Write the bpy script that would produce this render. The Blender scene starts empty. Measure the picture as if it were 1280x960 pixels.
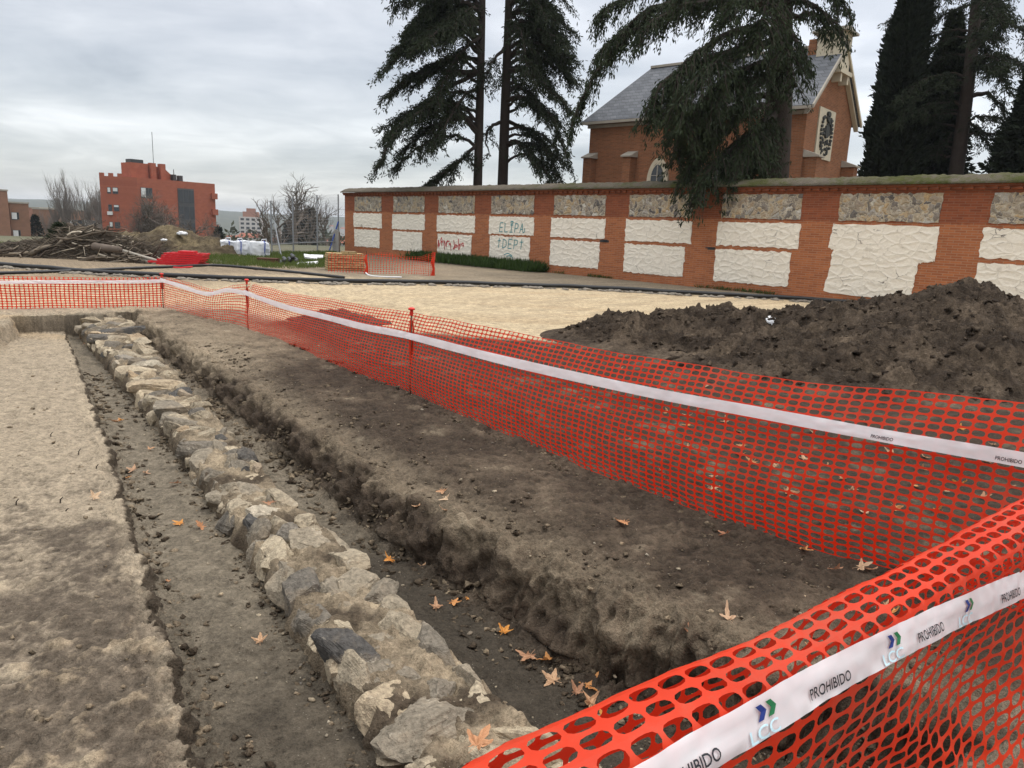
import bpy, bmesh, math, random
import numpy as np
from mathutils import Vector, Matrix

S = bpy.context.scene
COL = S.collection
PI = math.pi

# ------------------------------------------------------------------ camera, light, exposure
FPX, EYE = 920.0, 1.7
ROLL = math.atan(0.0436)
PITCH = math.atan(192 * math.cos(ROLL) / FPX)
CF = np.array([0, math.cos(PITCH), -math.sin(PITCH)])
CU0 = np.array([0, math.sin(PITCH), math.cos(PITCH)])
CX = math.cos(ROLL) * np.array([1., 0, 0]) + math.sin(ROLL) * CU0
CY = -math.sin(ROLL) * np.array([1., 0, 0]) + math.cos(ROLL) * CU0
cam = bpy.data.cameras.new('camera')
cam.sensor_width = 36.0
cam.lens = 36.0 * FPX / 1280.0
cam.clip_start, cam.clip_end = 0.05, 20000
camo = bpy.data.objects.new('camera', cam)
COL.objects.link(camo)
m = Matrix.Identity(4)
for i in range(3):
    m[i][0], m[i][1], m[i][2] = CX[i], CY[i], -CF[i]
m[2][3] = EYE
camo.matrix_world = m
S.camera = camo

SUN_EL, SUN_AZ = math.radians(64), math.radians(62)      # azimuth clockwise from +Y
sun = bpy.data.lights.new('sun', 'SUN')
sun.energy, sun.angle, sun.color = 1.5, math.radians(14), (1.0, .95, .88)
suno = bpy.data.objects.new('sun', sun)
COL.objects.link(suno)
sd = Vector((math.sin(SUN_AZ) * math.cos(SUN_EL), math.cos(SUN_AZ) * math.cos(SUN_EL), math.sin(SUN_EL)))
suno.rotation_euler = sd.to_track_quat('Z', 'Y').to_euler()

S.view_settings.view_transform = 'Standard'
S.view_settings.look = 'None'
S.view_settings.exposure = 0.0
S.view_settings.gamma = 1.0
S.cycles.max_bounces = 8
S.cycles.transparent_max_bounces = 16
S.cycles.volume_bounces = 0
S.cycles.use_denoising = True


class NT:
    """tiny node-graph helper"""
    def __init__(s, tree):
        s.t = tree
        tree.nodes.clear()

    def n(s, typ, ins=None, **kw):
        nd = s.t.nodes.new(typ)
        for k, v in kw.items():
            setattr(nd, k, v)
        for k, v in (ins or {}).items():
            sock = nd.inputs[k]
            if isinstance(v, bpy.types.NodeSocket):
                s.t.links.new(v, sock)
            else:
                sock.default_value = v
        return nd

    def math(s, op, a, b=0.0, c=0.0, clamp=False):
        nd = s.n('ShaderNodeMath', {0: a, 1: b, 2: c}, operation=op)
        nd.use_clamp = clamp
        return nd.outputs[0]

    def mix(s, f, a, b, blend='MIX'):
        nd = s.n('ShaderNodeMix', data_type='RGBA', blend_type=blend)
        for k, v in ((0, f), (6, a), (7, b)):
            sock = nd.inputs[k]
            if isinstance(v, bpy.types.NodeSocket):
                s.t.links.new(v, sock)
            else:
                sock.default_value = v if k == 0 else c4(v)
        return nd.outputs[2]

    def ramp(s, f, stops, interp='LINEAR'):
        nd = s.n('ShaderNodeValToRGB', {0: f})
        cr = nd.color_ramp
        cr.interpolation = interp
        while len(cr.elements) < len(stops):
            cr.elements.new(0.5)
        for e, (p, c) in zip(cr.elements, stops):
            e.position = p
            e.color = c4(c)
        return nd.outputs[0]

    def noise(s, vec, scale, detail=4, rough=.55, dist=0.0, out=0):
        ins = {'Scale': scale, 'Detail': detail, 'Roughness': rough, 'Distortion': dist}
        if vec is not None:
            ins['Vector'] = vec
        return s.n('ShaderNodeTexNoise', ins).outputs[out]

    def voro(s, vec, scale, feature='F1', out='Distance', rnd=1.0):
        return s.n('ShaderNodeTexVoronoi', {'Vector': vec, 'Scale': scale, 'Randomness': rnd}, feature=feature).outputs[out]

    def bump(s, h, strength=.5, dist=.02, normal=None):
        ins = {'Height': h, 'Strength': strength, 'Distance': dist}
        if normal is not None:
            ins['Normal'] = normal
        return s.n('ShaderNodeBump', ins).outputs[0]


def c4(c):
    if isinstance(c, (int, float)):
        return (c, c, c, 1)
    return tuple(c) if len(c) == 4 else (*c, 1)


# world: Nishita daylight under a layered overcast
W = bpy.data.worlds.new('World')
S.world = W
W.use_nodes = True
t = NT(W.node_tree)
sky = t.n('ShaderNodeTexSky', sky_type='NISHITA')
sky.sun_disc = False
sky.sun_elevation = SUN_EL
sky.sun_rotation = SUN_AZ
bg1 = t.n('ShaderNodeBackground', {'Color': sky.outputs[0], 'Strength': 0.05})
tc = t.n('ShaderNodeTexCoord').outputs['Generated']
sx = t.n('ShaderNodeSeparateXYZ', {0: tc})
z0 = t.math('MAXIMUM', sx.outputs[2], 0.0)
zc = t.math('ADD', z0, 0.14)
cx_ = t.math('DIVIDE', sx.outputs[0], zc)
cy_ = t.math('DIVIDE', sx.outputs[1], zc)
v1 = t.n('ShaderNodeCombineXYZ', {0: t.math('ADD', t.math('MULTIPLY', cx_, .50), t.math('MULTIPLY', cy_, .16)),
                                  1: t.math('ADD', t.math('MULTIPLY', cy_, 1.0), t.math('MULTIPLY', cx_, .10)), 2: 3.3}).outputs[0]
n1 = t.noise(v1, 0.62, 5, .52, .25)
v2 = t.n('ShaderNodeCombineXYZ', {0: cx_, 1: cy_, 2: 8.1}).outputs[0]
n2 = t.noise(v2, 1.7, 6, .55, .4)
cl = t.math('ADD', t.math('MULTIPLY', n1, .62), t.math('MULTIPLY', n2, .38))
ccol = t.ramp(cl, [(.37, (.40, .403, .415)), (.45, (.545, .545, .55)), (.52, (.68, .672, .668)), (.62, (.95, .935, .92))])
grad = t.math('ADD', t.math('ADD', t.math('MULTIPLY', z0, .55), .80), t.math('MULTIPLY', t.math('MAXIMUM', t.math('SUBTRACT', z0, .38), 0.0), 4.2))
bg2 = t.n('ShaderNodeBackground', {'Color': ccol, 'Strength': grad})
add = t.n('ShaderNodeAddShader', {0: bg1.outputs[0], 1: bg2.outputs[0]})
t.n('ShaderNodeOutputWorld', {'Surface': add.outputs[0]})


# ------------------------------------------------------------------ helpers
def ray(px, py):
    return CX * (px - 640) / FPX - CY * (py - 480) / FPX + CF


def gp(px, py, z=0.0):
    """the point of the level z that the photograph shows at that pixel"""
    d = ray(px, py)
    return np.array([0, 0, EYE]) + d * ((z - EYE) / d[2])


def at(px, py, dep):
    d = ray(px, py)
    return np.array([0, 0, EYE]) + d * (dep / d[1])


_rng = np.random.RandomState(7)
_perm = np.arange(256)
_rng.shuffle(_perm)
_perm = np.concatenate([_perm, _perm, _perm])
_g = _rng.normal(size=(256, 3))
_g /= np.linalg.norm(_g, axis=1)[:, None]


def pn(p, scale=1.0, seed=0.0):
    """gradient noise, about -1..1"""
    p = np.asarray(p, float) * scale + seed * 17.31
    i = np.floor(p).astype(int)
    f = p - i
    i &= 255
    w = f * f * f * (f * (f * 6 - 15) + 10)
    out = 0
    for dx in (0, 1):
        for dy in (0, 1):
            for dz in (0, 1):
                h = _perm[_perm[_perm[(i[..., 0] + dx) & 255] + ((i[..., 1] + dy) & 255)] + ((i[..., 2] + dz) & 255)]
                g = _g[h]
                d = g[..., 0] * (f[..., 0] - dx) + g[..., 1] * (f[..., 1] - dy) + g[..., 2] * (f[..., 2] - dz)
                wx = w[..., 0] if dx else 1 - w[..., 0]
                wy = w[..., 1] if dy else 1 - w[..., 1]
                wz = w[..., 2] if dz else 1 - w[..., 2]
                out = out + d * wx * wy * wz
    return out * 1.6


def fbm(p, scale, oct=4, seed=0.0, gain=.5):
    a, s, o = 1.0, scale, 0
    for k in range(oct):
        o = o + a * pn(p, s, seed + k)
        a *= gain
        s *= 2.03
    return o


def n1d(x, scale, seed=0.0):
    x = np.asarray(x, float)
    return pn(np.stack([x, np.full_like(x, .37 + seed), np.full_like(x, .71)], -1), scale, seed)


def ss(x, a, b):
    tt = np.clip((np.asarray(x, float) - a) / (b - a), 0, 1)
    return tt * tt * (3 - 2 * tt)


def mesh(name, V, F, mat=None, parent=None, smooth=False, mi=None, loc=None):
    """V (n,3); F array (m,3|4) or list of lists"""
    me = bpy.data.meshes.new(name)
    V = np.asarray(V, np.float32)
    if isinstance(F, np.ndarray):
        k = F.shape[1]
        me.vertices.add(len(V))
        me.vertices.foreach_set('co', V.ravel())
        me.loops.add(F.size)
        me.loops.foreach_set('vertex_index', F.astype(np.int32).ravel())
        me.polygons.add(len(F))
        me.polygons.foreach_set('loop_start', np.arange(0, F.size, k, dtype=np.int32))
        me.polygons.foreach_set('loop_total', np.full(len(F), k, np.int32))
        me.update(calc_edges=True)
    else:
        me.from_pydata([tuple(map(float, q)) for q in V], [], [tuple(map(int, f)) for f in F])
        me.update()
    if smooth:
        me.polygons.foreach_set('use_smooth', np.ones(len(me.polygons), bool))
    for mm in (mat if isinstance(mat, (list, tuple)) else [mat]):
        if mm:
            me.materials.append(mm)
    if mi is not None:
        me.polygons.foreach_set('material_index', np.asarray(mi, np.int32))
    o = bpy.data.objects.new(name, me)
    COL.objects.link(o)
    if parent:
        o.parent = parent
    if loc is not None:
        o.location = [float(q) for q in loc]
    return o


def attr(o, name, vals, typ='FLOAT'):
    a = o.data.attributes.new(name, typ, 'POINT')
    if typ == 'FLOAT':
        a.data.foreach_set('value', np.asarray(vals, np.float32).ravel())
    else:
        v = np.ones((len(vals), 4), np.float32)
        v[:, :3] = vals
        a.data.foreach_set('color', v.ravel())


def tag(o, label=None, cat=None, group=None, kind=None):
    if label:
        o['label'] = label
    if cat:
        o['category'] = cat
    if group:
        o['group'] = group
    if kind:
        o['kind'] = kind
    return o


def thing(name, label, cat, loc=(0, 0, 0), rotz=0.0, group=None):
    o = bpy.data.objects.new(name, None)
    o.empty_display_size = .2
    COL.objects.link(o)
    o.location = [float(q) for q in loc]
    o.rotation_euler = (0, 0, rotz)
    return tag(o, label, cat, group)


class MB:
    """collects pieces into one mesh"""
    def __init__(s):
        s.V, s.F, s.n, s.M = [], [], 0, []

    def add(s, V, F, mi=0):
        s.V.append(np.asarray(V, float).reshape(-1, 3))
        s.F += [[int(i) + s.n for i in f] for f in F]
        s.M += [mi] * len(F)
        s.n += len(s.V[-1])

    def box(s, x0, x1, y0, y1, z0, z1, mi=0):
        s.add([(x0, y0, z0), (x1, y0, z0), (x1, y1, z0), (x0, y1, z0), (x0, y0, z1), (x1, y0, z1), (x1, y1, z1), (x0, y1, z1)],
              [(0, 3, 2, 1), (4, 5, 6, 7), (0, 1, 5, 4), (1, 2, 6, 5), (2, 3, 7, 6), (3, 0, 4, 7)], mi)

    def prism(s, poly, axis, a, b, mi=0):
        """polygon extruded along an axis; poly in the two other axes, in order"""
        n = len(poly)
        V = []
        for e in (a, b):
            for p in poly:
                q = list(p)
                q.insert(axis, e)
                V.append(q)
        F = [list(range(n))[::-1], list(range(n, 2 * n))] + [[i, (i + 1) % n, n + (i + 1) % n, n + i] for i in range(n)]
        s.add(V, F, mi)

    def tube(s, P, R, n=6, mi=0, cap=True):
        V, F = tube(P, R, n, cap)
        s.add(V, F, mi)

    def build(s, name, mat, parent=None, smooth=False, loc=None):
        return mesh(name, np.concatenate(s.V), s.F, mat, parent, smooth, s.M if isinstance(mat, (list, tuple)) else None, loc)


def tube(P, R, n=6, cap=True):
    P = np.asarray(P, float)
    k = len(P)
    R = np.broadcast_to(np.asarray(R, float), (k,))
    T = np.gradient(P, axis=0)
    T /= np.linalg.norm(T, axis=1)[:, None] + 1e-9
    ref = np.array([0, 0, 1.]) if abs(T[:, 2]).mean() < .8 else np.array([1., 0, 0])
    A = np.cross(T, ref)
    A /= np.linalg.norm(A, axis=1)[:, None] + 1e-9
    B = np.cross(T, A)
    a = np.arange(n) * 2 * PI / n
    V = P[:, None] + R[:, None, None] * (A[:, None] * np.cos(a)[None, :, None] + B[:, None] * np.sin(a)[None, :, None])
    F = [[i * n + j, i * n + (j + 1) % n, (i + 1) * n + (j + 1) % n, (i + 1) * n + j] for i in range(k - 1) for j in range(n)]
    if cap:
        F += [list(range(n))[::-1], [(k - 1) * n + j for j in range(n)]]
    return V.reshape(-1, 3), F


def grid_faces(nu, nv):
    i = np.arange(nu - 1)[:, None] * nv + np.arange(nv - 1)[None]
    return np.stack([i, i + nv, i + nv + 1, i + 1], -1).reshape(-1, 4)


def catmull(P, n):
    """smooth polyline through P with n samples"""
    P = np.asarray(P, float)
    k = len(P)
    Q = np.vstack([2 * P[0] - P[1], P, 2 * P[-1] - P[-2]])
    tt = np.linspace(0, k - 1 - 1e-9, n)
    i = tt.astype(int)
    f = (tt - i)[:, None]
    p0, p1, p2, p3 = Q[i], Q[i + 1], Q[i + 2], Q[i + 3]
    return .5 * (2 * p1 + (p2 - p0) * f + (2 * p0 - 5 * p1 + 4 * p2 - p3) * f ** 2 + (3 * p1 - p0 - 3 * p2 + p3) * f ** 3)


# ------------------------------------------------------------------ materials
def mat(name, fn, rough=.85, spec=.25):
    M = bpy.data.materials.new(name)
    M.use_nodes = True
    tt = NT(M.node_tree)
    b = tt.n('ShaderNodeBsdfPrincipled', {'Roughness': rough, 'Specular IOR Level': spec})
    o = tt.n('ShaderNodeOutputMaterial', {'Surface': b.outputs[0]})
    obj = tt.n('ShaderNodeTexCoord').outputs['Object']
    fn(tt, b, obj, o)
    return M


def setc(tt, b, col, nrm=None):
    if isinstance(col, bpy.types.NodeSocket):
        tt.t.links.new(col, b.inputs['Base Color'])
    else:
        b.inputs['Base Color'].default_value = c4(col)
    if nrm is not None:
        tt.t.links.new(nrm, b.inputs['Normal'])


def plain(name, col, rough=.7, spec=.3, var=.18, scale=6.0, bump=0.0):
    """a colour with uneven wear"""
    def f(tt, b, obj, o):
        n = tt.noise(obj, scale, 5, .6)
        n2 = tt.noise(obj, scale * 7, 3, .6)
        k = tt.math('ADD', tt.math('MULTIPLY', n, 1.4 * var), tt.math('ADD', tt.math('MULTIPLY', n2, .8 * var), 1 - 1.1 * var))
        cc = tt.n('ShaderNodeCombineXYZ', {0: k, 1: k, 2: k}).outputs[0]
        setc(tt, b, tt.mix(1.0, col, cc, 'MULTIPLY'), tt.bump(n2, .6, bump) if bump else None)
    return mat(name, f, rough, spec)


def soil_mat(name, bumpd=.02, scale=1.0):
    def f(tt, b, obj, o):
        a = tt.n('ShaderNodeAttribute', attribute_name='soil').outputs['Color']
        n1 = tt.noise(obj, 9 * scale, 6, .62)
        n2 = tt.noise(obj, 45 * scale, 5, .65)
        n3 = tt.noise(obj, 160 * scale, 3, .6)
        v = tt.voro(obj, 70 * scale)
        k = tt.math('ADD', tt.math('MULTIPLY', n1, 1.25), tt.math('ADD', tt.math('MULTIPLY', n2, 1.7), tt.math('MULTIPLY', n3, 1.3)))
        k = tt.math('MAXIMUM', tt.math('ADD', k, -1.12), .22)
        cc = tt.n('ShaderNodeCombineXYZ', {0: k, 1: k, 2: k}).outputs[0]
        col = tt.mix(1.0, a, cc, 'MULTIPLY')
        # pale specks of grit
        sp = tt.math('LESS_THAN', tt.voro(obj, 38 * scale), .085)
        sp2 = tt.math('MULTIPLY', sp, tt.math('GREATER_THAN', tt.noise(obj, 4.3, 2), .52))
        col = tt.mix(tt.math('MULTIPLY', sp2, .55), col, (.42, .37, .30))
        h = tt.math('ADD', tt.math('MULTIPLY', n1, 1.0), tt.math('ADD', tt.math('MULTIPLY', n2, .8), tt.math('ADD', tt.math('MULTIPLY', n3, .35), tt.math('MULTIPLY', v, -.25))))
        setc(tt, b, col, tt.bump(h, 1.0, bumpd))
    return mat(name, f, .95, .12)


def brick_mat(name, c1, c2, mortar, top=None, ztop=2.27, bw=.25, bh=.062, msize=.008, weather=.35):
    def f(tt, b, obj, o):
        s_ = tt.n('ShaderNodeSeparateXYZ', {0: obj})
        u_ = tt.math('ADD', s_.outputs[0], s_.outputs[1])
        vec = tt.n('ShaderNodeCombineXYZ', {0: u_, 1: s_.outputs[2], 2: 0.0}).outputs[0]
        br = tt.n('ShaderNodeTexBrick', {'Vector': vec, 'Color1': c4(c1), 'Color2': c4(c2), 'Mortar': c4(mortar), 'Scale': 1.0,
                                         'Mortar Size': msize, 'Mortar Smooth': .3, 'Bias': -.1, 'Brick Width': bw, 'Row Height': bh})
        col = br.outputs['Color']
        n = tt.noise(obj, .9, 5, .6)
        n2 = tt.noise(obj, 7, 4, .6)
        if top is not None:
            zz = tt.math('ADD', s_.outputs[2], tt.math('MULTIPLY', tt.math('SUBTRACT', n2, .5), .25))
            f_ = tt.math('MULTIPLY', tt.math('SUBTRACT', zz, ztop), 14.0, clamp=True)
            col = tt.mix(tt.math('MULTIPLY', f_, .8), col, tt.mix(1.0, col, top, 'MULTIPLY'))
        k = tt.math('ADD', tt.math('MULTIPLY', tt.math('ADD', n, n2), weather), 1 - weather)
        cc = tt.n('ShaderNodeCombineXYZ', {0: k, 1: k, 2: k}).outputs[0]
        col = tt.mix(1.0, col, cc, 'MULTIPLY')
        setc(tt, b, col, tt.bump(br.outputs['Fac'], .5, -.01))
    return mat(name, f, .9, .15)


M = {}
M['soil'] = soil_mat('soil')
M['heap'] = soil_mat('heap_soil', .03, .7)


def _stone(tt, b, obj, o):
    tone = tt.n('ShaderNodeAttribute', attribute_name='tone').outputs['Fac']
    base = tt.ramp(tone, [(0, (.085, .08, .073)), (.16, (.16, .14, .112)), (.38, (.31, .26, .185)), (.62, (.42, .35, .245)), (.78, (.32, .235, .145)), (.9, (.20, .18, .15)), (1, (.45, .39, .295))])
    n1 = tt.noise(obj, 9, 6, .65)
    n2 = tt.noise(obj, 38, 6, .68)
    n3 = tt.noise(obj, 120, 3, .6)
    k = tt.math('MAXIMUM', tt.math('ADD', tt.math('MULTIPLY', n1, 1.5), tt.math('ADD', tt.math('MULTIPLY', n2, 1.6), tt.math('ADD', tt.math('MULTIPLY', n3, .7), -.92))), .25)
    col = tt.mix(1.0, base, tt.n('ShaderNodeCombineXYZ', {0: k, 1: k, 2: k}).outputs[0], 'MULTIPLY')
    mud = tt.math('MULTIPLY', tt.math('SUBTRACT', tt.noise(obj, 4.2, 5, .62), .49), 9.0, clamp=True)
    col = tt.mix(tt.math('MULTIPLY', mud, .45), col, tt.mix(n2, (.11, .082, .055), (.36, .285, .19)))
    lime = tt.math('MULTIPLY', tt.math('SUBTRACT', tt.noise(obj, 11, 5, .7), .60), 12.0, clamp=True)
    col = tt.mix(tt.math('MULTIPLY', lime, .5), col, (.52, .46, .36))
    vv = tt.voro(obj, 16, 'DISTANCE_TO_EDGE')
    crack = tt.math('MULTIPLY', tt.math('SUBTRACT', .03, vv), 25, clamp=True)
    h = tt.math('ADD', tt.math('MULTIPLY', n1, .8), tt.math('ADD', tt.math('MULTIPLY', n2, .7), tt.math('ADD', tt.math('MULTIPLY', n3, .25), tt.math('MULTIPLY', crack, -.12))))
    setc(tt, b, col, tt.bump(h, 1.0, .022))


M['stone'] = mat('rubble_stone', _stone, .93, .15)
M['brick'] = brick_mat('wall_brick', (.37, .128, .052), (.26, .088, .040), (.31, .18, .11), (.58, .47, .52))
M['chapel_brick'] = brick_mat('chapel_brick', (.27, .11, .052), (.185, .075, .037), (.22, .14, .09), msize=.01)
M['flat_brick'] = brick_mat('flats_brick', (.33, .105, .062), (.28, .085, .052), (.28, .12, .08), bw=.6, bh=.3, weather=.3)
M['brown_brick'] = brick_mat('brown_flats_brick', (.24, .13, .085), (.21, .115, .075), (.22, .15, .11), bw=.6, bh=.3, weather=.3)
M['pink_brick'] = brick_mat('pink_flats_brick', (.34, .17, .12), (.30, .145, .10), (.28, .18, .13), bw=.6, bh=.3, weather=.3)


def _stucco(tt, b, obj, o):
    mp = tt.n('ShaderNodeMapping', {'Vector': obj, 'Scale': (.9, .9, 1.7)}).outputs[0]
    mp = tt.n('ShaderNodeVectorMath', {0: mp, 1: tt.n('ShaderNodeVectorMath', {0: tt.noise(obj, 3, 3, out=1), 1: (.26, .26, .26)}, operation='MULTIPLY').outputs[0]}, operation='ADD').outputs[0]
    e = tt.voro(mp, 3.0, 'DISTANCE_TO_EDGE')
    ridge = tt.math('SUBTRACT', 1.0, tt.math('MULTIPLY', e, 4.0, clamp=True))
    n2 = tt.noise(obj, 14, 5, .65)
    n1 = tt.noise(obj, 2.1, 4, .6)
    col = tt.mix(tt.math('MULTIPLY', n1, .8), (.80, .745, .635), (.68, .615, .505))
    col = tt.mix(tt.math('MULTIPLY', tt.math('SUBTRACT', n2, .45), 1.6, clamp=True), col, (.60, .54, .44))
    col = tt.mix(tt.math('MULTIPLY', ridge, .28), col, (.80, .75, .645))
    joint = tt.math('MULTIPLY', tt.math('MULTIPLY', tt.math('SUBTRACT', .05, e), 24, clamp=True), tt.math('MULTIPLY', tt.math('SUBTRACT', tt.noise(obj, 6, 4, .7), .44), 6, clamp=True))
    col = tt.mix(tt.math('MULTIPLY', joint, .45), col, (.34, .29, .225))
    crack = tt.math('MULTIPLY', tt.math('MULTIPLY', tt.math('SUBTRACT', .022, e), 60, clamp=True), tt.math('MULTIPLY', tt.math('SUBTRACT', tt.noise(obj, 1.6, 4), .56), 14, clamp=True))
    col = tt.mix(tt.math('MULTIPLY', crack, .8), col, (.10, .085, .07))
    dk = tt.math('MULTIPLY', tt.math('SUBTRACT', tt.noise(mp, 5.0, 4, .7), .64), 16, clamp=True)
    col = tt.mix(tt.math('MULTIPLY', dk, .55), col, (.2, .17, .13))
    h = tt.math('ADD', tt.math('MULTIPLY', ridge, .8), tt.math('ADD', tt.math('MULTIPLY', n2, .9), tt.math('MULTIPLY', crack, -.9)))
    setc(tt, b, col, tt.bump(h, .8, .020))


M['stucco'] = mat('limewashed_rubble', _stucco, .9, .15)


def _rubble(tt, b, obj, o):
    mp = tt.n('ShaderNodeVectorMath', {0: obj, 1: tt.n('ShaderNodeVectorMath', {0: tt.noise(obj, 4, 3, out=1), 1: (.42, .42, .42)}, operation='MULTIPLY').outputs[0]}, operation='ADD').outputs[0]
    e = tt.voro(mp, 6.0, 'DISTANCE_TO_EDGE')
    cell = tt.n('ShaderNodeTexVoronoi', {'Vector': mp, 'Scale': 6.0}).outputs['Color']
    cs = tt.n('ShaderNodeSeparateColor', {0: cell})
    col = tt.ramp(cs.outputs[0], [(0, (.12, .11, .105)), (.25, (.27, .235, .19)), (.5, (.38, .32, .235)), (.7, (.45, .33, .19)), (.85, (.25, .225, .20)), (1, (.56, .52, .44))])
    mort = tt.math('MULTIPLY', tt.math('SUBTRACT', .075, e), 22, clamp=True)
    col = tt.mix(tt.math('MULTIPLY', mort, .85), col, (.45, .40, .31))
    n2 = tt.noise(obj, 16, 5, .68)
    k = tt.math('ADD', n2, .5)
    col = tt.mix(1.0, col, tt.n('ShaderNodeCombineXYZ', {0: k, 1: k, 2: k}).outputs[0], 'MULTIPLY')
    h = tt.math('ADD', tt.math('MULTIPLY', e, 2.0, clamp=True), tt.math('MULTIPLY', n2, .3))
    setc(tt, b, col, tt.bump(h, 1.0, .05))


M['rubble'] = mat('old_rubble', _rubble, .93, .12)


def _coping(tt, b, obj, o):
    n = tt.noise(obj, .55, 5, .65)
    n2 = tt.noise(obj, 5, 5, .7)
    sx_ = tt.n('ShaderNodeSeparateXYZ', {0: obj})
    xx = tt.math('MULTIPLY', tt.math('SUBTRACT', sx_.outputs[0], 9), .06, clamp=True)
    f_ = tt.math('MULTIPLY', tt.math('SUBTRACT', tt.math('ADD', tt.math('MULTIPLY', n, .8), tt.math('ADD', tt.math('MULTIPLY', n2, .7), tt.math('MULTIPLY', xx, .18))), .80), 5, clamp=True)
    tile = tt.mix(n2, (.06, .052, .042), (.20, .17, .13))
    moss = tt.mix(tt.noise(obj, 3, 5, .7), (.028, .032, .012), (.095, .10, .028))
    setc(tt, b, tt.mix(f_, tile, moss), tt.bump(tt.math('ADD', n2, tt.noise(obj, 22, 4, .7)), 1.0, .04))


M['coping'] = mat('mossy_coping', _coping, .95, .1)


def _slate(tt, b, obj, o):
    s_ = tt.n('ShaderNodeSeparateXYZ', {0: obj})
    vec = tt.n('ShaderNodeCombineXYZ', {0: tt.math('ADD', s_.outputs[0], s_.outputs[1]), 1: s_.outputs[2], 2: 0.0}).outputs[0]
    br = tt.n('ShaderNodeTexBrick', {'Vector': vec, 'Color1': c4((.07, .077, .088)), 'Color2': c4((.115, .122, .135)), 'Mortar': c4((.045, .05, .055)), 'Scale': 1.0,
                                     'Mortar Size': .014, 'Brick Width': .36, 'Row Height': .17, 'Mortar Smooth': .2})
    n = tt.noise(obj, 3, 4)
    k = tt.math('ADD', n, .5)
    setc(tt, b, tt.mix(1.0, br.outputs['Color'], tt.n('ShaderNodeCombineXYZ', {0: k, 1: k, 2: k}).outputs[0], 'MULTIPLY'), tt.bump(br.outputs['Fac'], .6, -.015))


M['slate'] = mat('slate', _slate, .6, .4)
M['render'] = plain('cream_render', (.50, .45, .34), .85, .2, .3, 3)
M['trim'] = plain('grey_trim', (.33, .30, .25), .8, .2, .3, 4)
M['dark_metal'] = plain('dark_metal', (.035, .035, .035), .5, .4)
M['galv'] = plain('galvanised_steel', (.22, .23, .24), .5, .5)
M['glass'] = plain('dark_glass', (.02, .023, .027), .12, .6, .3, .6)
M['win_frame'] = plain('window_frame', (.06, .06, .06), .5, .4)
M['blind'] = plain('white_blind', (.62, .62, .60), .7, .3)
M['relief'] = plain('dark_relief', (.055, .058, .055), .8, .25, .5, 14, .02)
M['black_pipe'] = plain('black_pipe', (.012, .012, .012), .45, .4, .5, 3)
M['white_paint'] = plain('white_paint', (.7, .7, .7), .6, .3)
M['pale_rubble'] = plain('pale_rubble', (.22, .195, .16), .95, .1, .5, 9, .03)
M['graf_teal'] = plain('teal_paint', (.07, .26, .27), .7, .3)
M['graf_red'] = plain('red_paint', (.48, .06, .06), .7, .3)
M['concrete'] = plain('concrete', (.33, .315, .29), .9, .15, .3, 4, .01)
M['blue'] = plain('blue_strap', (.02, .06, .30), .6, .3)
M['rust'] = plain('rusty_steel', (.10, .045, .025), .85, .3, .5, 30)
M['cap'] = plain('red_cap', (.60, .025, .012), .45, .4)


def plastic(name, col, trans, tw=.35, rough=.38, alpha=0.0, dust=.3):
    def f(tt, b, obj, o):
        n = tt.noise(obj, 4, 4, .6)
        k = tt.math('ADD', tt.math('MULTIPLY', n, .5), .75)
        cc = tt.mix(1.0, col, tt.n('ShaderNodeCombineXYZ', {0: k, 1: k, 2: k}).outputs[0], 'MULTIPLY')
        d1 = tt.math('MULTIPLY', tt.math('SUBTRACT', tt.math('ADD', tt.math('MULTIPLY', tt.noise(obj, 2.3, 4, .65), .7), tt.math('MULTIPLY', tt.noise(obj, 26, 4, .7), .3)), .50), 5, clamp=True)
        cc = tt.mix(tt.math('MULTIPLY', d1, dust), cc, (.36, .20, .125))
        setc(tt, b, cc)
        tr = tt.n('ShaderNodeBsdfTranslucent', {'Color': c4(trans)})
        mx = tt.n('ShaderNodeMixShader', {0: tw, 1: b.outputs[0], 2: tr.outputs[0]}).outputs[0]
        if alpha:
            tp = tt.n('ShaderNodeBsdfTransparent')
            mx = tt.n('ShaderNodeMixShader', {0: alpha, 1: mx, 2: tp.outputs[0]}).outputs[0]
        tt.t.links.new(mx, o.inputs['Surface'])
    return mat(name, f, rough, .25)


M['net'] = plastic('orange_net', (.70, .050, .014), (.60, .009, .002), .36, .5, 0.0, .38)
M['tape'] = plastic('white_tape', (.82, .82, .83), (.8, .8, .8), .35, .3, .08, .10)
M['ink'] = plain('black_ink', (.02, .02, .025), .5, .3)
M['ink_blue'] = plain('blue_ink', (.012, .03, .17), .5, .3)
M['ink_green'] = plain('green_ink', (.01, .13, .045), .5, .3)
M['ink_pale'] = plain('pale_blue_ink', (.48, .66, .72), .5, .3)
M['bag'] = plastic('woven_bag', (.72, .74, .76), (.5, .5, .5), .1, .6, 0.0, .12)


def leafy(name, c1, c2, tr=.25):
    def f(tt, b, obj, o):
        n = tt.noise(obj, 1.3, 4, .7)
        n2 = tt.noise(obj, 9, 2)
        kk = tt.math('MULTIPLY', tt.math('SUBTRACT', tt.math('ADD', tt.math('MULTIPLY', n, .6), tt.math('MULTIPLY', n2, .4)), .3), 2.4, clamp=True)
        setc(tt, b, tt.mix(kk, c1, c2))
        trn = tt.n('ShaderNodeBsdfTranslucent', {'Color': c4(c2)})
        mx = tt.n('ShaderNodeMixShader', {0: tr, 1: b.outputs[0], 2: trn.outputs[0]}).outputs[0]
        tt.t.links.new(mx, o.inputs['Surface'])
    return mat(name, f, .8, .12)


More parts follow.
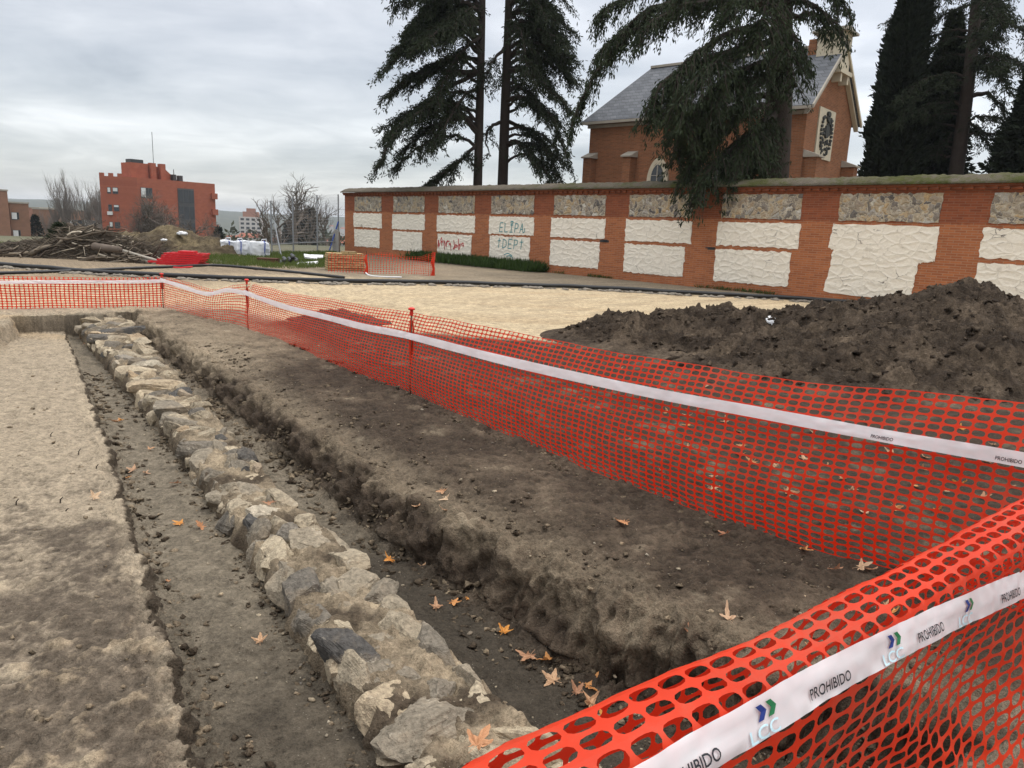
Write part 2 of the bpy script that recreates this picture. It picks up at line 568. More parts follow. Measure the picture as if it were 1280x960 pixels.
M['cedar'] = leafy('cedar_needles', (.010, .014, .009), (.036, .048, .023), .12)
M['cedar_light'] = leafy('cedar_needles_grey', (.010, .016, .009), (.046, .061, .029), .15)
M['cypress'] = leafy('cypress_scales', (.007, .010, .007), (.022, .030, .016), .1)
M['grass'] = leafy('grass_blades', (.05, .075, .018), (.13, .165, .045), .3)
M['weeds'] = leafy('weed_blades', (.022, .045, .012), (.06, .10, .028), .3)
M['bark'] = plain('cedar_bark', (.045, .036, .03), .95, .1, .5, 3, .05)
M['bare_bark'] = plain('bare_bark', (.13, .105, .085), .95, .1, .4, 3)
M['poplar_bark'] = plain('pale_bark', (.21, .185, .16), .95, .1, .3, 3)


def _deadleaf(tt, b, obj, o):
    rnd = tt.n('ShaderNodeObjectInfo').outputs['Random']
    base = tt.ramp(rnd, [(0, (.60, .27, .06)), (.3, (.48, .24, .12)), (.55, (.52, .34, .20)), (.8, (.33, .15, .08)), (1, (.58, .42, .27))])
    n = tt.noise(obj, 30, 4, .6)
    k = tt.math('ADD', n, .5)
    setc(tt, b, tt.mix(1.0, base, tt.n('ShaderNodeCombineXYZ', {0: k, 1: k, 2: k}).outputs[0], 'MULTIPLY'))
    trn = tt.n('ShaderNodeBsdfTranslucent', {'Color': base})
    tt.t.links.new(tt.n('ShaderNodeMixShader', {0: .2, 1: b.outputs[0], 2: trn.outputs[0]}).outputs[0], o.inputs['Surface'])


M['leaf'] = mat('dead_leaf', _deadleaf, .7, .25)


def _branch(tt, b, obj, o):
    rnd = tt.n('ShaderNodeObjectInfo').outputs['Random']
    base = tt.ramp(rnd, [(0, (.035, .028, .022)), (.3, (.08, .063, .048)), (.6, (.14, .115, .088)), (.84, (.30, .25, .185)), (1, (.56, .49, .38))])
    k = tt.math('ADD', tt.noise(obj, 6, 5, .65), .5)
    setc(tt, b, tt.mix(1.0, base, tt.n('ShaderNodeCombineXYZ', {0: k, 1: k, 2: k}).outputs[0], 'MULTIPLY'))


M['branch'] = mat('cut_branch_bark', _branch, .95, .1)
M['red_plastic'] = plain('red_plastic', (.55, .012, .018), .45, .4, .2, 5)


# ------------------------------------------------------------------ the site frame: u along the old wall, v to its right
UX, VX = np.array([-.566, .824]), np.array([.824, .566])


def uv2xy(u, v):
    return np.stack([u * UX[0] + v * VX[0], u * UX[1] + v * VX[1]], -1)


def xy2uv(x, y):
    return x * UX[0] + y * UX[1], x * VX[0] + y * VX[1]


def zsite(x, y):
    """level of the open site without the trench"""
    z = .18 * ss(y, 13, 22)
    r = np.hypot(x, y)
    z = z - 9.0 * ss(r, 50, 115) - 22 * ss(r, 150, 900)
    return z


def vL(u):
    return np.interp(u, [0, 1.5, 2.5, 3.4, 4.8, 7.2, 10, 12.9, 14.5], [.33, .36, .405, .455, .48, .56, .62, .665, .69])


def vR(u):
    return np.interp(u, [0, 1.1, 1.4, 1.6, 1.9, 2.37, 3.39, 4.4, 5.7, 8.25, 10.5, 13.1, 15], [3.1, 2.98, 2.86, 2.68, 2.44, 2.31, 2.19, 2.06, 2.04, 2.02, 1.95, 1.863, 1.8])


def vB(u):
    return np.interp(u, [0, 10.5, 12.5, 13.6, 15], [-1.3, -1.1, -.35, -.06, -.04])


def wl0(u):
    return np.interp(u, [1, 2.2, 3, 3.7, 5, 7.2, 10, 13, 15.2], [1.02, 1.04, 1.05, 1.055, 1.075, 1.09, 1.02, .92, .91])


def wl1(u):
    return np.interp(u, [1, 2, 3.6, 5, 7, 10, 13, 15.2], [1.57, 1.575, 1.57, 1.51, 1.56, 1.62, 1.65, 1.67])


def wtop(u):
    return np.interp(u, [1, 5, 9, 13, 15], [-.125, -.125, -.10, -.05, -.02])


def ztrench(u, v, rough=True):
    e1 = e2 = 0
    if rough:
        e1 = .03 * n1d(u, 2.3, 1) + .024 * n1d(u, 6, 2) + .013 * n1d(u, 17, 3) + .006 * n1d(u, 41, 4)
        e2 = .06 * n1d(u, 1.7, 4) + .045 * n1d(u, 4.6, 5) + .02 * n1d(u, 13, 6)
    fl = np.interp(u, [2, 5, 8, 13, 14.5], [-.325, -.325, -.335, -.36, -.36])
    plat = np.interp(u, [2, 5, 9, 13], [-.19, -.195, -.24, -.27]) * ss(v, vB(u), vB(u) + .10)
    left = plat + (fl - plat) * ss(v, vL(u) + e1 - .012, vL(u) + e1 + .035) * (1 - .25 * (1 - ss(v, vL(u) + .03, vL(u) + .13)))
    w = np.interp(u, [1, 2.5, 4, 6, 14], [.13, .13, .19, .20, .15])
    flr = np.interp(u, [2, 3, 4.2, 14.5], [-.41, -.375, -.32, -.31])
    right = flr + (0 - flr) * ss(v, vR(u) + e2 - w, vR(u) + e2 + .015) ** .8
    right = right - .055 * ss(v, vR(u) + e2 - w, vR(u)) * (1 - ss(v, vR(u), vR(u) + .55))
    z = np.where(v < 1.3, left, right)
    farL = ss(u + .02 * e1, 14.16, 14.21)
    farR = ss(u, 14.46, 14.51)
    z = z * (1 - np.where(v < 1.3, farL, farR))
    z = z * ss(u, .80, 1.15)
    return z


def ground_z(x, y):
    u, v = xy2uv(np.asarray(x, float), np.asarray(y, float))
    return zsite(x, y) + ztrench(u, v)


def lines(a, b, fn):
    o = [a]
    while o[-1] < b:
        o.append(o[-1] + fn(o[-1]))
    return o


def axis(fine, lo, hi):
    left, right = [], []
    x, s_ = fine[0], .06
    while x > lo:
        s_ *= 1.22
        x -= s_
        left.append(x)
    x, s_ = fine[-1], .06
    while x < hi:
        s_ = min(s_ * 1.12, max(.22, abs(x) * .22))
        x += s_
        right.append(x)
    return np.array(left[::-1] + list(fine) + right)


Q = 1.0
ua = lines(-.6, 1.2, lambda x: .026) + lines(1.22, 16.2, lambda x: Q * max(.0095, .0040 * x))
va = (lines(-1.2, -.22, lambda x: .05) + lines(-.2, .74, lambda x: Q * .0095) + lines(.75, 1.12, lambda x: .0125) + lines(1.14, 1.5, lambda x: .04) + lines(1.52, 2.6, lambda x: Q * .009)
      + lines(2.61, 4.2, lambda x: Q * .017) + lines(4.23, 7.0, lambda x: .042))
clean = lambda a: [x for i, x in enumerate(sorted(a)) if i == 0 or x - sorted(a)[i - 1] > .004]
ua, va = axis(clean(ua), -40, 5200), axis(clean(va), -5200, 5200)
U, V_ = np.meshgrid(ua, va, indexing='ij')
XY = uv2xy(U, V_)
Z = zsite(XY[..., 0], XY[..., 1]) + ztrench(U, V_)
P = np.concatenate([XY, Z[..., None]], -1)
# roughness is laid on along the normal, so the cut banks get lumps and overhangs
du = np.gradient(P, axis=0)
dv = np.gradient(P, axis=1)
N = np.cross(du, dv)
N /= np.linalg.norm(N, axis=-1)[..., None] + 1e-12
N *= np.sign(N[..., 2:3] + 1e-9)
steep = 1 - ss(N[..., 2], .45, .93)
k = 9                                                # spread the rough zone a little around the faces
near = (np.hypot(XY[..., 0], XY[..., 1]) < 26).astype(float)
st2 = steep.copy()
for sh in (2, 4, 7):
    for ax in (0, 1):
        st2 = np.maximum(st2, np.maximum(np.roll(st2, sh, ax), np.roll(st2, -sh, ax)) * .72)
bankside = ss(V_, 1.6, 1.8) * (1 - ss(V_, 2.9, 3.3))
amp_big = near * (.012 + st2 * (.018 + .050 * bankside))
amp_mid = near * (.007 + st2 * (.010 + .020 * bankside))
amp_f = near * (.0045 + st2 * .018)
yb = np.interp(U, [2, 5, 8, 10, 12, 13.5], [11, 10.5, 8.2, 6.0, 4.6, 3.4])
dark_yard = ss(V_, 2.9, 3.3) * (1 - ss(V_ + .25 * n1d(U, 1.2, 9), yb - .5, yb + .4)) * (1 - ss(U, 12.2, 13.4))
clod = near * dark_yard
f1 = fbm(P, 5.5, 2, 11)
f2 = 1 - 2 * np.abs(pn(P, 13, 21))
f3 = .6 * fbm(P, 30, 3, 31, .6) + .7 * fbm(P * np.array([1, 1, .38]), 24, 2, 33, .6)
disp = amp_big * f1 + amp_mid * f2 + amp_f * f3 + clod * (.02 * np.maximum(0, fbm(P, 7, 3, 41)) + .012 * (1 - 2 * np.abs(pn(P, 17, 51))))
# tilled lumps and scuffs on the near left platform
scuff = (1 - ss(U, 3.0, 5.0)) * (1 - ss(V_, .5, .6)) * near
fsc = fbm(P * np.array([1, 1, .6]), 8, 4, 61, .6)
fsc2 = fbm(P, 21, 4, 66, .62)
disp += scuff * (.026 * np.maximum(-.15, fsc) + .007 * fsc2) + near * (1 - scuff) * .0035 * fsc2 + near * .006 * fbm(P * np.array([1, 1, 1]), 2.2, 2, 71)
# the trodden dark bank is uneven too
bank_top = near * ss(V_, 2.1, 2.4) * (1 - ss(V_, 3.3, 3.6))
disp += bank_top * (.022 * fbm(P, 2.6, 3, 81) + .007 * f3)
P = P + N * disp[..., None]

# soil colours by zone material, darker on step faces and in hollows
mix3 = lambda a, b, f: a * (1 - f[..., None]) + np.asarray(b) * f[..., None]
DRY, MID, DARK, FLOOR = (.305, .250, .178), (.118, .094, .069), (.046, .033, .023), (.158, .132, .096)
SAND, PATH = (.44, .35, .225), (.185, .152, .11)
q1, q2 = fbm(P, .9, 4, 101), fbm(P, 3.4, 4, 111)
C = np.zeros(P.shape) + np.array(DRY)
# open ground: sand lot with a path strip in front of the wall
X_, Y_ = XY[..., 0], XY[..., 1]
lot = ss(V_ + .5 * q1, 3.2, 3.6)
C = mix3(C, SAND, np.clip(ss(U + .6 * q1, 13.0, 14.0) + ss(V_ + .4 * q1, 3.6, 4.2), 0, 1) * np.maximum(lot, ss(U, 15.2, 15.9)) * np.clip(.86 + .22 * q2, 0, 1))
tracks = np.clip(np.abs(pn(np.stack([Y_ * 1.6 + X_ * .12, X_ * .09, X_ * 0], -1), 1.0, 121)) * 1.6 - .35, 0, .5)
C = mix3(C, (.36, .27, .165), np.clip(tracks * 1.3 + .35 * np.maximum(0, q2 - .15), 0, .8) * ss(Y_, 10, 12))
pathm = ss(Y_ + .35 * q1 + .0 * X_, 20.9, 21.6)
C = mix3(C, PATH, pathm * np.clip(.85 + .25 * q2, 0, 1))
brown = ss(-X_, 5.5, 8.5) * ss(Y_ + .3 * q1, 16.5, 18)
C = mix3(C, (.22, .17, .115), brown * .8)
C = mix3(C, (.14, .13, .085), ss(Y_, 24.5, 27) * ss(-X_, 3, 6))
far_ = ss(np.hypot(X_, Y_), 42, 60)
C = mix3(C, (.075, .085, .05), far_)
# dark turned earth outside the right-hand net
C = mix3(C, DARK, dark_yard * np.clip(1.05 + .3 * q2, 0, 1))
C = mix3(C, (.17, .135, .095), (1 - ss(U, .7, 1.3)) * near * np.clip(.8 + .4 * q2, 0, 1))
# left platform, dry far away and damp near
lp = (1 - ss(V_, .62, .72)) * (1 - ss(U, 14.1, 14.3))
C = mix3(C, MID, lp * np.clip((1 - ss(U + 1.3 * q1 + 1.7 * q2 + .8 * fsc2, 3.2, 6.0)) * 1.0 + .35 * np.maximum(q2, 0) - .5 * ss(V_, vL(U) - .12, vL(U) - .01), 0, 1))
C = mix3(C, (.30, .235, .155), lp * scuff * np.clip(ss(fsc + .5 * q2 + .4 * fsc2, .25, .9) * .6, 0, 1))
C = C * (1 + near * np.clip((.22 + .14 * scuff) * fsc2 + .14 * q2, -.5, .5) * (1 - .5 * dark_yard))[..., None]
# trench floors, and step faces of damp soil darkened with painted shade
infl = ss(V_, vL(U) - .01, vL(U) + .05) * (1 - ss(V_, vR(U) - .1, vR(U) + .0)) * (1 - ss(U, 14.2, 14.6)) * ss(U, .8, 1.1)
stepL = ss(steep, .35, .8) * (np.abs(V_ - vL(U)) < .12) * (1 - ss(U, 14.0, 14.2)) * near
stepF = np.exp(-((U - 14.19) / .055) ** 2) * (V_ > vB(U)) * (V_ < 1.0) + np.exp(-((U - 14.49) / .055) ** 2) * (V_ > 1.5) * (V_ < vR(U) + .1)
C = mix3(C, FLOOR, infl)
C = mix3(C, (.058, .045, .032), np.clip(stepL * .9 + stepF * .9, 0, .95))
C = C * (1 + infl * np.clip(.30 * fsc2, -.4, .4))[..., None]
C = mix3(C, (.052, .043, .032), infl * np.clip((1 - ss(U + .5 * q1, 2.4, 4.4)) * .7 + .25 * np.maximum(q2, 0) + .8 * ss(V_, 1.5, 1.6) * (1 - ss(U + .8 * q2, 3.6, 5.5)), 0, 1))
bk = ss(V_, vR(U) - .32, vR(U) - .1) * (1 - ss(V_, 3.2, 3.8)) * (1 - ss(U, 14.3, 14.8)) * ss(U, .9, 1.2)
crest = ss(V_ + .06 * q2, vR(U) - .1, vR(U) + .02) * (1 - ss(V_ + .14 * q2, vR(U) + .12, vR(U) + .42))
dcol = mix3(np.zeros(P.shape) + np.array((.046, .034, .024)), (.135, .103, .071), np.clip(.42 * q2 + .35 * q1 + .10, 0, 1))
lumpy = np.clip(.5 * f2 + .55 * f3 + .3 * f1, -1, 1)
dcol = dcol * (1 + np.clip(.55 * lumpy, -.5, .7))[..., None]
C = C * (1 - bk[..., None]) + dcol * bk[..., None]
C = mix3(C, (.235, .187, .128), bk * np.clip(crest * .5 + ss(U + .8 * q1, 8.2, 10.5) * .85, 0, 1) * np.clip(.75 + .5 * q2 + .4 * lumpy, 0, 1) * ss(V_, vR(U) - .16, vR(U) - .02))
C = mix3(C, (.36, .30, .21), np.clip(ss(q2, .5, .95) * .35, 0, 1) * near * (1 - dark_yard) * (U < 15) * (1 - infl))
C = np.clip(C, .01, .9)
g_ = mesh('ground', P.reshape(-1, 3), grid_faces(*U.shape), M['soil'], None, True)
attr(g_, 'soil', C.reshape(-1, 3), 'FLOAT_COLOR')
tag(g_, kind='structure')

# ------------------------------------------------------------------ the old stone wall footing
rs = np.random.RandomState(5)
bmv = {}
for sub in (3, 4, 5):
    bm = bmesh.new()
    bmesh.ops.create_icosphere(bm, subdivisions=sub, radius=1)
    bm.verts.ensure_lookup_table()
    bmv[sub] = (np.array([v.co[:] for v in bm.verts]), np.array([[v.index for v in f.verts] for f in bm.faces]))
    bm.free()


def stone_geo(half, rz, tilt, sub, seed):
    r = np.random.RandomState(seed)
    p, f = bmv[sub]
    q = np.sign(p) * np.abs(p) ** .5
    q /= np.abs(q).max(0)
    for _ in range(r.randint(13, 20)):
        nn = r.normal(size=3)
        nn /= np.linalg.norm(nn)
        d = r.uniform(.52, .95)
        q = q - nn * np.maximum(q @ nn - d, 0)[:, None] * r.uniform(.93, 1)
    q = q * half
    s_ = half.mean()
    o = seed * 3.17
    nd = q / (np.linalg.norm(q, axis=1)[:, None] + 1e-6)
    q = q + nd * (.06 * s_ * pn(q + o, 1.0 / s_) + .045 * s_ * (1 - 2 * np.abs(pn(q + o, 2.4 / s_, 3))) + .040 * s_ * fbm(q + o, 6 / s_, 4, 5, .6))[:, None]
    R = np.array(Matrix.Rotation(rz, 3, 'Z') @ Matrix.Rotation(tilt[0], 3, 'X') @ Matrix.Rotation(tilt[1], 3, 'Y'))
    return q @ R.T, f


wall_root = thing('stone_wall_footing', 'excavated footing of rough rubble stones running down the middle of the trench', 'old wall', (*uv2xy(4, 1.23), -.4))
wl = np.array(wall_root.location)
stones = []
u = 1.35
ang0 = math.atan2(VX[1], VX[0])
while u < 15.0:
    if u < 4.3:
        pitch, k = rs.uniform(.13, .30), rs.choice([2, 3, 3])
    else:
        pitch, k = rs.uniform(.10, .25), rs.choice([1, 2, 2, 3])
    ws = rs.uniform(.5, 1.6, k)
    w0, w1 = float(wl0(u)) + .01, float(wl1(u)) - .015
    ws = ws / ws.sum() * (w1 - w0)
    v = w0
    for w in ws:
        c = rs.uniform(.09, .14)
        top = float(wtop(u)) + rs.uniform(-.045, .015) - (.03 if rs.rand() < .2 else 0)
        half = np.array([w * .68, pitch * .82, c])
        stones.append((u + pitch / 2 + rs.uniform(-.06, .06), v + w / 2, top - c, half, ang0 + rs.normal(0, .25), rs.normal(0, .2, 2)))
        v += w
    u += pitch
u = 1.4
while u < 14.6:
    pitch = rs.uniform(.18, .42)
    if rs.rand() < .75:
        stones.append((u + pitch / 2, float(wl0(u)) + .085 + rs.uniform(-.02, .02), float(wtop(u)) - .125 + rs.uniform(-.03, .03),
                       np.array([.10, pitch * .52, rs.uniform(.07, .11)]), ang0 + rs.normal(0, .14), rs.normal(0, .14, 2)))
    u += pitch
stones.sort(key=lambda s_: s_[0])
mbV, mbF, mbT, nb = [], [], [], 0
tones = np.clip(.42 + rs.normal(0, .26, len(stones)), 0, 1)
for i, (u, v, z, half, rz, tilt) in enumerate(stones):
    near_ = i < 99
    q, f = stone_geo(half, rz, tilt, (5 if u < 3.4 else 4) if near_ else (4 if u < 9 else 3), 100 + i)
    c = np.array([*uv2xy(u, v), z])
    if near_:
        o = mesh('stone', q, f, M['stone'], wall_root, True, loc=c - wl)
        o.data.set_sharp_from_angle(angle=math.radians(17))
        attr(o, 'tone', np.full(len(q), tones[i]))
    else:
        mbV.append(q + c - wl)
        mbF.append(f + nb)
        mbT.append(np.full(len(q), tones[i]))
        nb += len(q)
o = mesh('rubble_stones', np.concatenate(mbV), np.concatenate(mbF), M['stone'], wall_root, True)
attr(o, 'tone', np.concatenate(mbT))
o.data.set_sharp_from_angle(angle=math.radians(28))
o['kind'] = 'stuff'
# clay and lime packing between the stones
cu = np.array(lines(1.3, 15.1, lambda x: max(.014, .006 * x)))
fv = np.concatenate([[0, .004, .008, .012, .02, .03, .045], np.linspace(.07, .93, 34), [.955, .97, .98, .99, 1.0]])
fz = np.concatenate([[-.42, -.30, -.24, -.19, -.14, -.10, -.06], np.full(34, .0), [-.05, -.11, -.17, -.25, -.40]])
cu2, pv = np.meshgrid(cu, np.arange(len(fv)), indexing='ij')
vv = wl0(cu2) + (wl1(cu2) - wl0(cu2)) * fv[pv]
zz = wtop(cu2) - .078 + fz[pv]
xyz = np.concatenate([uv2xy(cu2, vv), zz[..., None]], -1)
nx = ss(np.abs(fv[pv] - .5), .42, .47)
dd = .035 * fbm(xyz, 4.2, 3, 201) + .022 * (1 - 2 * np.abs(pn(xyz, 15, 202))) + .009 * fbm(xyz, 45, 3, 203, .6) + nx * .012
off = np.zeros_like(xyz)
sgn = np.sign(fv[pv] - .5)
off[..., :2] = VX * (sgn * nx * dd)[..., None]
off[..., 2] = (1 - nx) * dd
core = mesh('clay_packing', (xyz + off - wl).reshape(-1, 3), grid_faces(*cu2.shape), M['soil'], wall_root, True)
cc = mix3(np.zeros(xyz.shape) + np.array((.075, .057, .039)), (.27, .215, .145), np.clip(.55 + .9 * fbm(xyz, 4, 4, 204), 0, 1) * (1 - nx * .5))
cc = cc * (1 + np.clip(.35 * fbm(xyz, 22, 3, 205), -.5, .5))[..., None]
attr(core, 'soil', cc.reshape(-1, 3), 'FLOAT_COLOR')

# loose stones and pebbles on the trench floors
MBp = []
r2 = np.random.RandomState(8)
pv_, pf_, pt_, nb = [], [], [], 0
for i in range(420):
    u = 1.6 + 10 * r2.rand() ** 1.8
    v = r2.uniform(.5, 1.0) if r2.rand() < .6 else r2.uniform(1.62, float(vR(u)) - .1)
    if r2.rand() < .25:
        v = r2.uniform(2.2, 3.2)
    s_ = .004 + .013 * r2.rand() ** 3
    q, f = bmv[3][0][:42], None
    p_, f_ = bmv[3]
    bx = p_[:12]
    a = r2.normal(size=(12, 3)) * .18 + bx
    R = np.array(Matrix.Rotation(r2.uniform(0, 6), 3, 'Z'))
    x, y = uv2xy(u, v)
    pv_.append((a * np.array([1.3, .9, .6]) * s_) @ R.T + np.array([x, y, ground_z(x, y) + .004]))
    pt_.append(np.full(12, r2.rand()))
    nb += 12
bm = bmesh.new()
bmesh.ops.create_icosphere(bm, subdivisions=1, radius=1)
bm.verts.ensure_lookup_table()
ICO12 = np.array([v.co[:] for v in bm.verts])
icf = np.array([[v.index for v in f.verts] for f in bm.faces])
bm.free()
o = mesh('pebbles', np.concatenate(pv_), np.concatenate([icf + 12 * i for i in range(len(pv_))]), M['stone'], None, False)
attr(o, 'tone', np.concatenate(pt_))
tag(o, 'small loose pebbles and crumbs scattered over the trench floors', 'pebbles', kind='stuff')

# crumbs and clods fallen from the cut faces
r3 = np.random.RandomState(81)
n = 10000
uu = 1.3 + 9.5 * r3.rand(n) ** 1.7
sel = r3.rand(n)
vv_ = np.where(sel < .13, vL(uu) + .05 + np.abs(r3.normal(0, .09, n)), np.where(sel < .58, vR(uu) - .10 - np.abs(r3.normal(0, .12, n)),
               np.where(sel < .80, vR(uu) + np.abs(r3.normal(0, .35, n)), np.where(sel < .835, r3.uniform(-.2, .42, n), wl0(uu) - np.abs(r3.normal(0, .07, n))))))
far_net = r3.rand(n) < .10
vv_ = np.where(far_net, 3.2 + np.abs(r3.normal(0, .15, n)), vv_)
xy_ = uv2xy(uu, vv_)
zz_ = ground_z(xy_[:, 0], xy_[:, 1])
sz = (.0025 + .012 * r3.rand(n) ** 3.2) * np.where(sel < .58, 1.15, .8) * (1 + .10 * uu)
ab = ICO12
V3 = ab[None] + r3.normal(0, .38, (n, 12, 3))
V3 = V3 * sz[:, None, None] * np.array([1.2, 1.0, .75]) + np.stack([xy_[:, 0], xy_[:, 1], zz_ + sz * .25], -1)[:, None]
F3 = (np.arange(n)[:, None, None] * 12 + icf[None]).reshape(-1, 3)
o = mesh('soil_crumbs', V3.reshape(-1, 3), F3, M['soil'])
kk = r3.rand(n)
base_c = mix3(np.zeros((n, 3)) + np.array((.06, .045, .031)), (.25, .195, .13), np.clip(kk ** 1.6 + (sel > .80) * (sel < .835) * .5, 0, 1))
attr(o, 'soil', np.repeat(base_c, 12, 0), 'FLOAT_COLOR')
tag(o, 'loose crumbs of soil along the cut edges and trench floors', 'soil', kind='stuff')

# ------------------------------------------------------------------ the brick boundary wall
BP0, BP8 = at(443, 279.4, 39.0), at(1228, 313.6, 39.0 * .4592)
BAY = np.linalg.norm((BP8 - BP0)[:2]) / 8
BE = (BP8 - BP0)[:2] / (8 * BAY)                        # along the wall, towards the right
BN = np.array([-BE[1], BE[0]])                          # away from the camera
WANG = math.atan2(BE[1], BE[0])
bw = thing('boundary_wall', 'long brick boundary wall with whitewashed and bare rubble panels under a mossy coping', 'wall', (BP0[0], BP0[1], 0), WANG)
X0, X1 = -.27 * BAY, 11.2 * BAY
b = MB()
b.box(X0, X1, 0, .5, -.6, 3.12)
b.build('masonry', M['brick'], bw)
b = MB()
b.box(X0 - .03, X1, -.045, .545, 3.12, 3.19)
x = X0
while x < X1:
    b.box(x, x + .125, -.105, -.045, 3.12, 3.185)
    x += .25
b.box(X0 - .05, X1, -.115, .6, 3.19, 3.25)
b.build('cornice', M['brick'], bw)
nx_ = 1100
xs = np.linspace(X0 - .12, X1, nx_)
pr = np.array([(-.22, 3.25), (-.225, 3.285), (-.10, 3.36), (.05, 3.45), (.25, 3.50), (.45, 3.45), (.72, 3.28), (.72, 3.25)])
cu2, pi_ = np.meshgrid(xs, np.arange(len(pr)), indexing='ij')
cp = np.stack([cu2, pr[pi_][..., 0], pr[pi_][..., 1]], -1)
cp[..., 2] += (.022 * fbm(cp, 2.4, 4, 300) + .020 * fbm(cp, 7.5, 2, 303)) * (pi_ > 0)
cp[..., 1] += .03 * fbm(cp, 3.4, 2, 301)
mesh('coping', cp.reshape(-1, 3), np.concatenate([grid_faces(nx_, len(pr))]), M['coping'], bw, True)


def panel(name, x0, x1, z0, z1, mat_, y=-.018, holes=None):
    """a rubble panel with a hand-made edge"""
    n = 14
    r = np.random.RandomState(int(abs(x0 * 31 + z0 * 97)) % 9999)
    pts = []
    for (ax, az), (bx, bz) in (((x0, z0), (x1, z0)), ((x1, z0), (x1, z1)), ((x1, z1), (x0, z1)), ((x0, z1), (x0, z0))):
        kk = max(6, int(n * (abs(bx - ax) + abs(bz - az)) / 1.2))
        for i in range(kk):
            f = i / kk
            j = r.normal(0, .014, 2)
            pts.append((ax + (bx - ax) * f + j[0], az + (bz - az) * f + j[1]))
    mb = MB()
    mb.prism(pts, 1, y, .05)
    return mb.build(name, mat_, bw)


def ribbon(strokes, w, y):
    """hand-drawn letters as thin strips; strokes in (x, z)"""
    mb = MB()
    for st in strokes:
        Pp = catmull([(a, 0, c_) for a, c_ in st], 6 * len(st)) if len(st) > 2 else np.array([(st[0][0], 0, st[0][1]), (st[1][0], 0, st[1][1])])
        T = np.gradient(Pp, axis=0)
        T /= np.linalg.norm(T, axis=1)[:, None] + 1e-9
        A = np.stack([-T[:, 2], T[:, 1] * 0, T[:, 0]], -1) * w / 2
        V = np.concatenate([Pp + A, Pp - A])
        V[:, 1] = y
        n = len(Pp)
        mb.add(V, [[i, i + 1, n + i + 1, n + i] for i in range(n - 1)])
    return mb


def letters(word, x, z, h, w, slant=.12):
    L = {'E': [[(0, 0), (0, 1)], [(0, 1), (.7, 1.02)], [(0, .5), (.6, .52)], [(0, 0), (.7, .03)]],
         'L': [[(0, 1), (.05, 0), ], [(.05, 0), (.7, .05)]],
         'I': [[(.35, .78), (.35, .05)], [(0, .02), (.7, .03)], [(.05, .8), (.65, .8)], [(.35, .86), (.12, 1.1), (.3, 1.22), (.38, 1.1), (.5, 1.22), (.62, 1.08), (.35, .86)]],
         'P': [[(0, 0), (.02, 1)], [(.02, 1), (.6, .9), (.55, .5), (.02, .42)]],
         'A': [[(0, 0), (.35, 1)], [(.35, 1), (.7, 0)], [(.12, .35), (.6, .38)], [(.7, 0), (1.0, .15), (.95, .5)]],
         'D': [[(0, 0), (.02, 1)], [(.02, 1), (.6, .8), (.65, .25), (0, 0)]],
         '+': [[(.3, 0), (.32, 1.1)], [(0, .78), (.66, .8)]]}
    out = []
    for ch in word:
        for st in L[ch]:
            out.append([(x + (a + slant * c_) * w, z + c_ * h) for a, c_ in st])
        x += w * 1.12
    return out


for k in range(11):
    a = k * BAY
    e = a + .712 * BAY
    if k > 9:
        break
    panel('bare_stone_panel', a + .04, e, 2.34, 3.05, M['rubble'])
    if k == 7:
        mb = MB()
        r = np.random.RandomState(3)
        pts = [(a - .12, .42), (e - .42, .30), (e - .36, .8), (e - .34, 1.32), (e - .14, 1.35), (e + .03, 1.4), (e + .03, 2.24), (a - .06, 2.25), (a - .12, 1.62), (a + .02, 1.55), (a - .02, 1.0)]
        fine = []
        for i, p_ in enumerate(pts):
            q_ = pts[(i + 1) % len(pts)]
            for f in np.arange(0, 1, .1):
                fine.append((p_[0] + (q_[0] - p_[0]) * f + r.normal(0, .012), p_[1] + (q_[1] - p_[1]) * f + r.normal(0, .012)))
        mb.prism(fine, 1, -.02, .05)
        mb.build('whitewashed_panel', M['stucco'], bw)
        continue
    p1 = panel('whitewashed_panel', a - .06, e + .05, 1.53, 2.23, M['stucco'])
    p2 = panel('whitewashed_panel', a + (.02 if k < 4 else -.04), e - .14, .56 - .02 * k, 1.42 if k != 3 else 1.45, M['stucco'])
    if k == 2:
        sc = []
        r = np.random.RandomState(4)
        for j in range(9):
            x_, z_ = a + .15 + j * .21, 1.02 + .05 * math.sin(j) - .01 * j
            sc.append([(x_ + r.normal(0, .07), z_ + r.normal(0, .13)) for _ in range(6)])
        ribbon(sc, .045, -.026).build('graffiti', M['graf_red'], p2)
    if k == 3:
        ribbon(letters('ELIPA', a + .62, 1.62, .36, .27), .036, -.026).build('graffiti', M['graf_teal'], p1)
        ribbon(letters('+DEP+', a + .5, .98, .36, .30) + [[(a + .95, .72), (a + 1.2, .78), (a + 1.45, .70)], [(a + 1.1, .66), (a + 1.3, .70), (a + 1.5, .62)]], .034, -.026).build('graffiti', M['graf_teal'], p2)
# broken bricks where two bands have lost their edge
mb = MB()
for k, z in ((4.72, 1.46), (5.93, 1.40)):
    for j in range(4):
        r = np.random.RandomState(int(k * 10) + j)
        mb.box(k * BAY + r.uniform(-.18, .12), k * BAY + r.uniform(.14, .24), -.012, .02, z + r.uniform(-.05, .02), z + r.uniform(.03, .07))
mb.build('broken_gap', M['dark_metal'], bw)

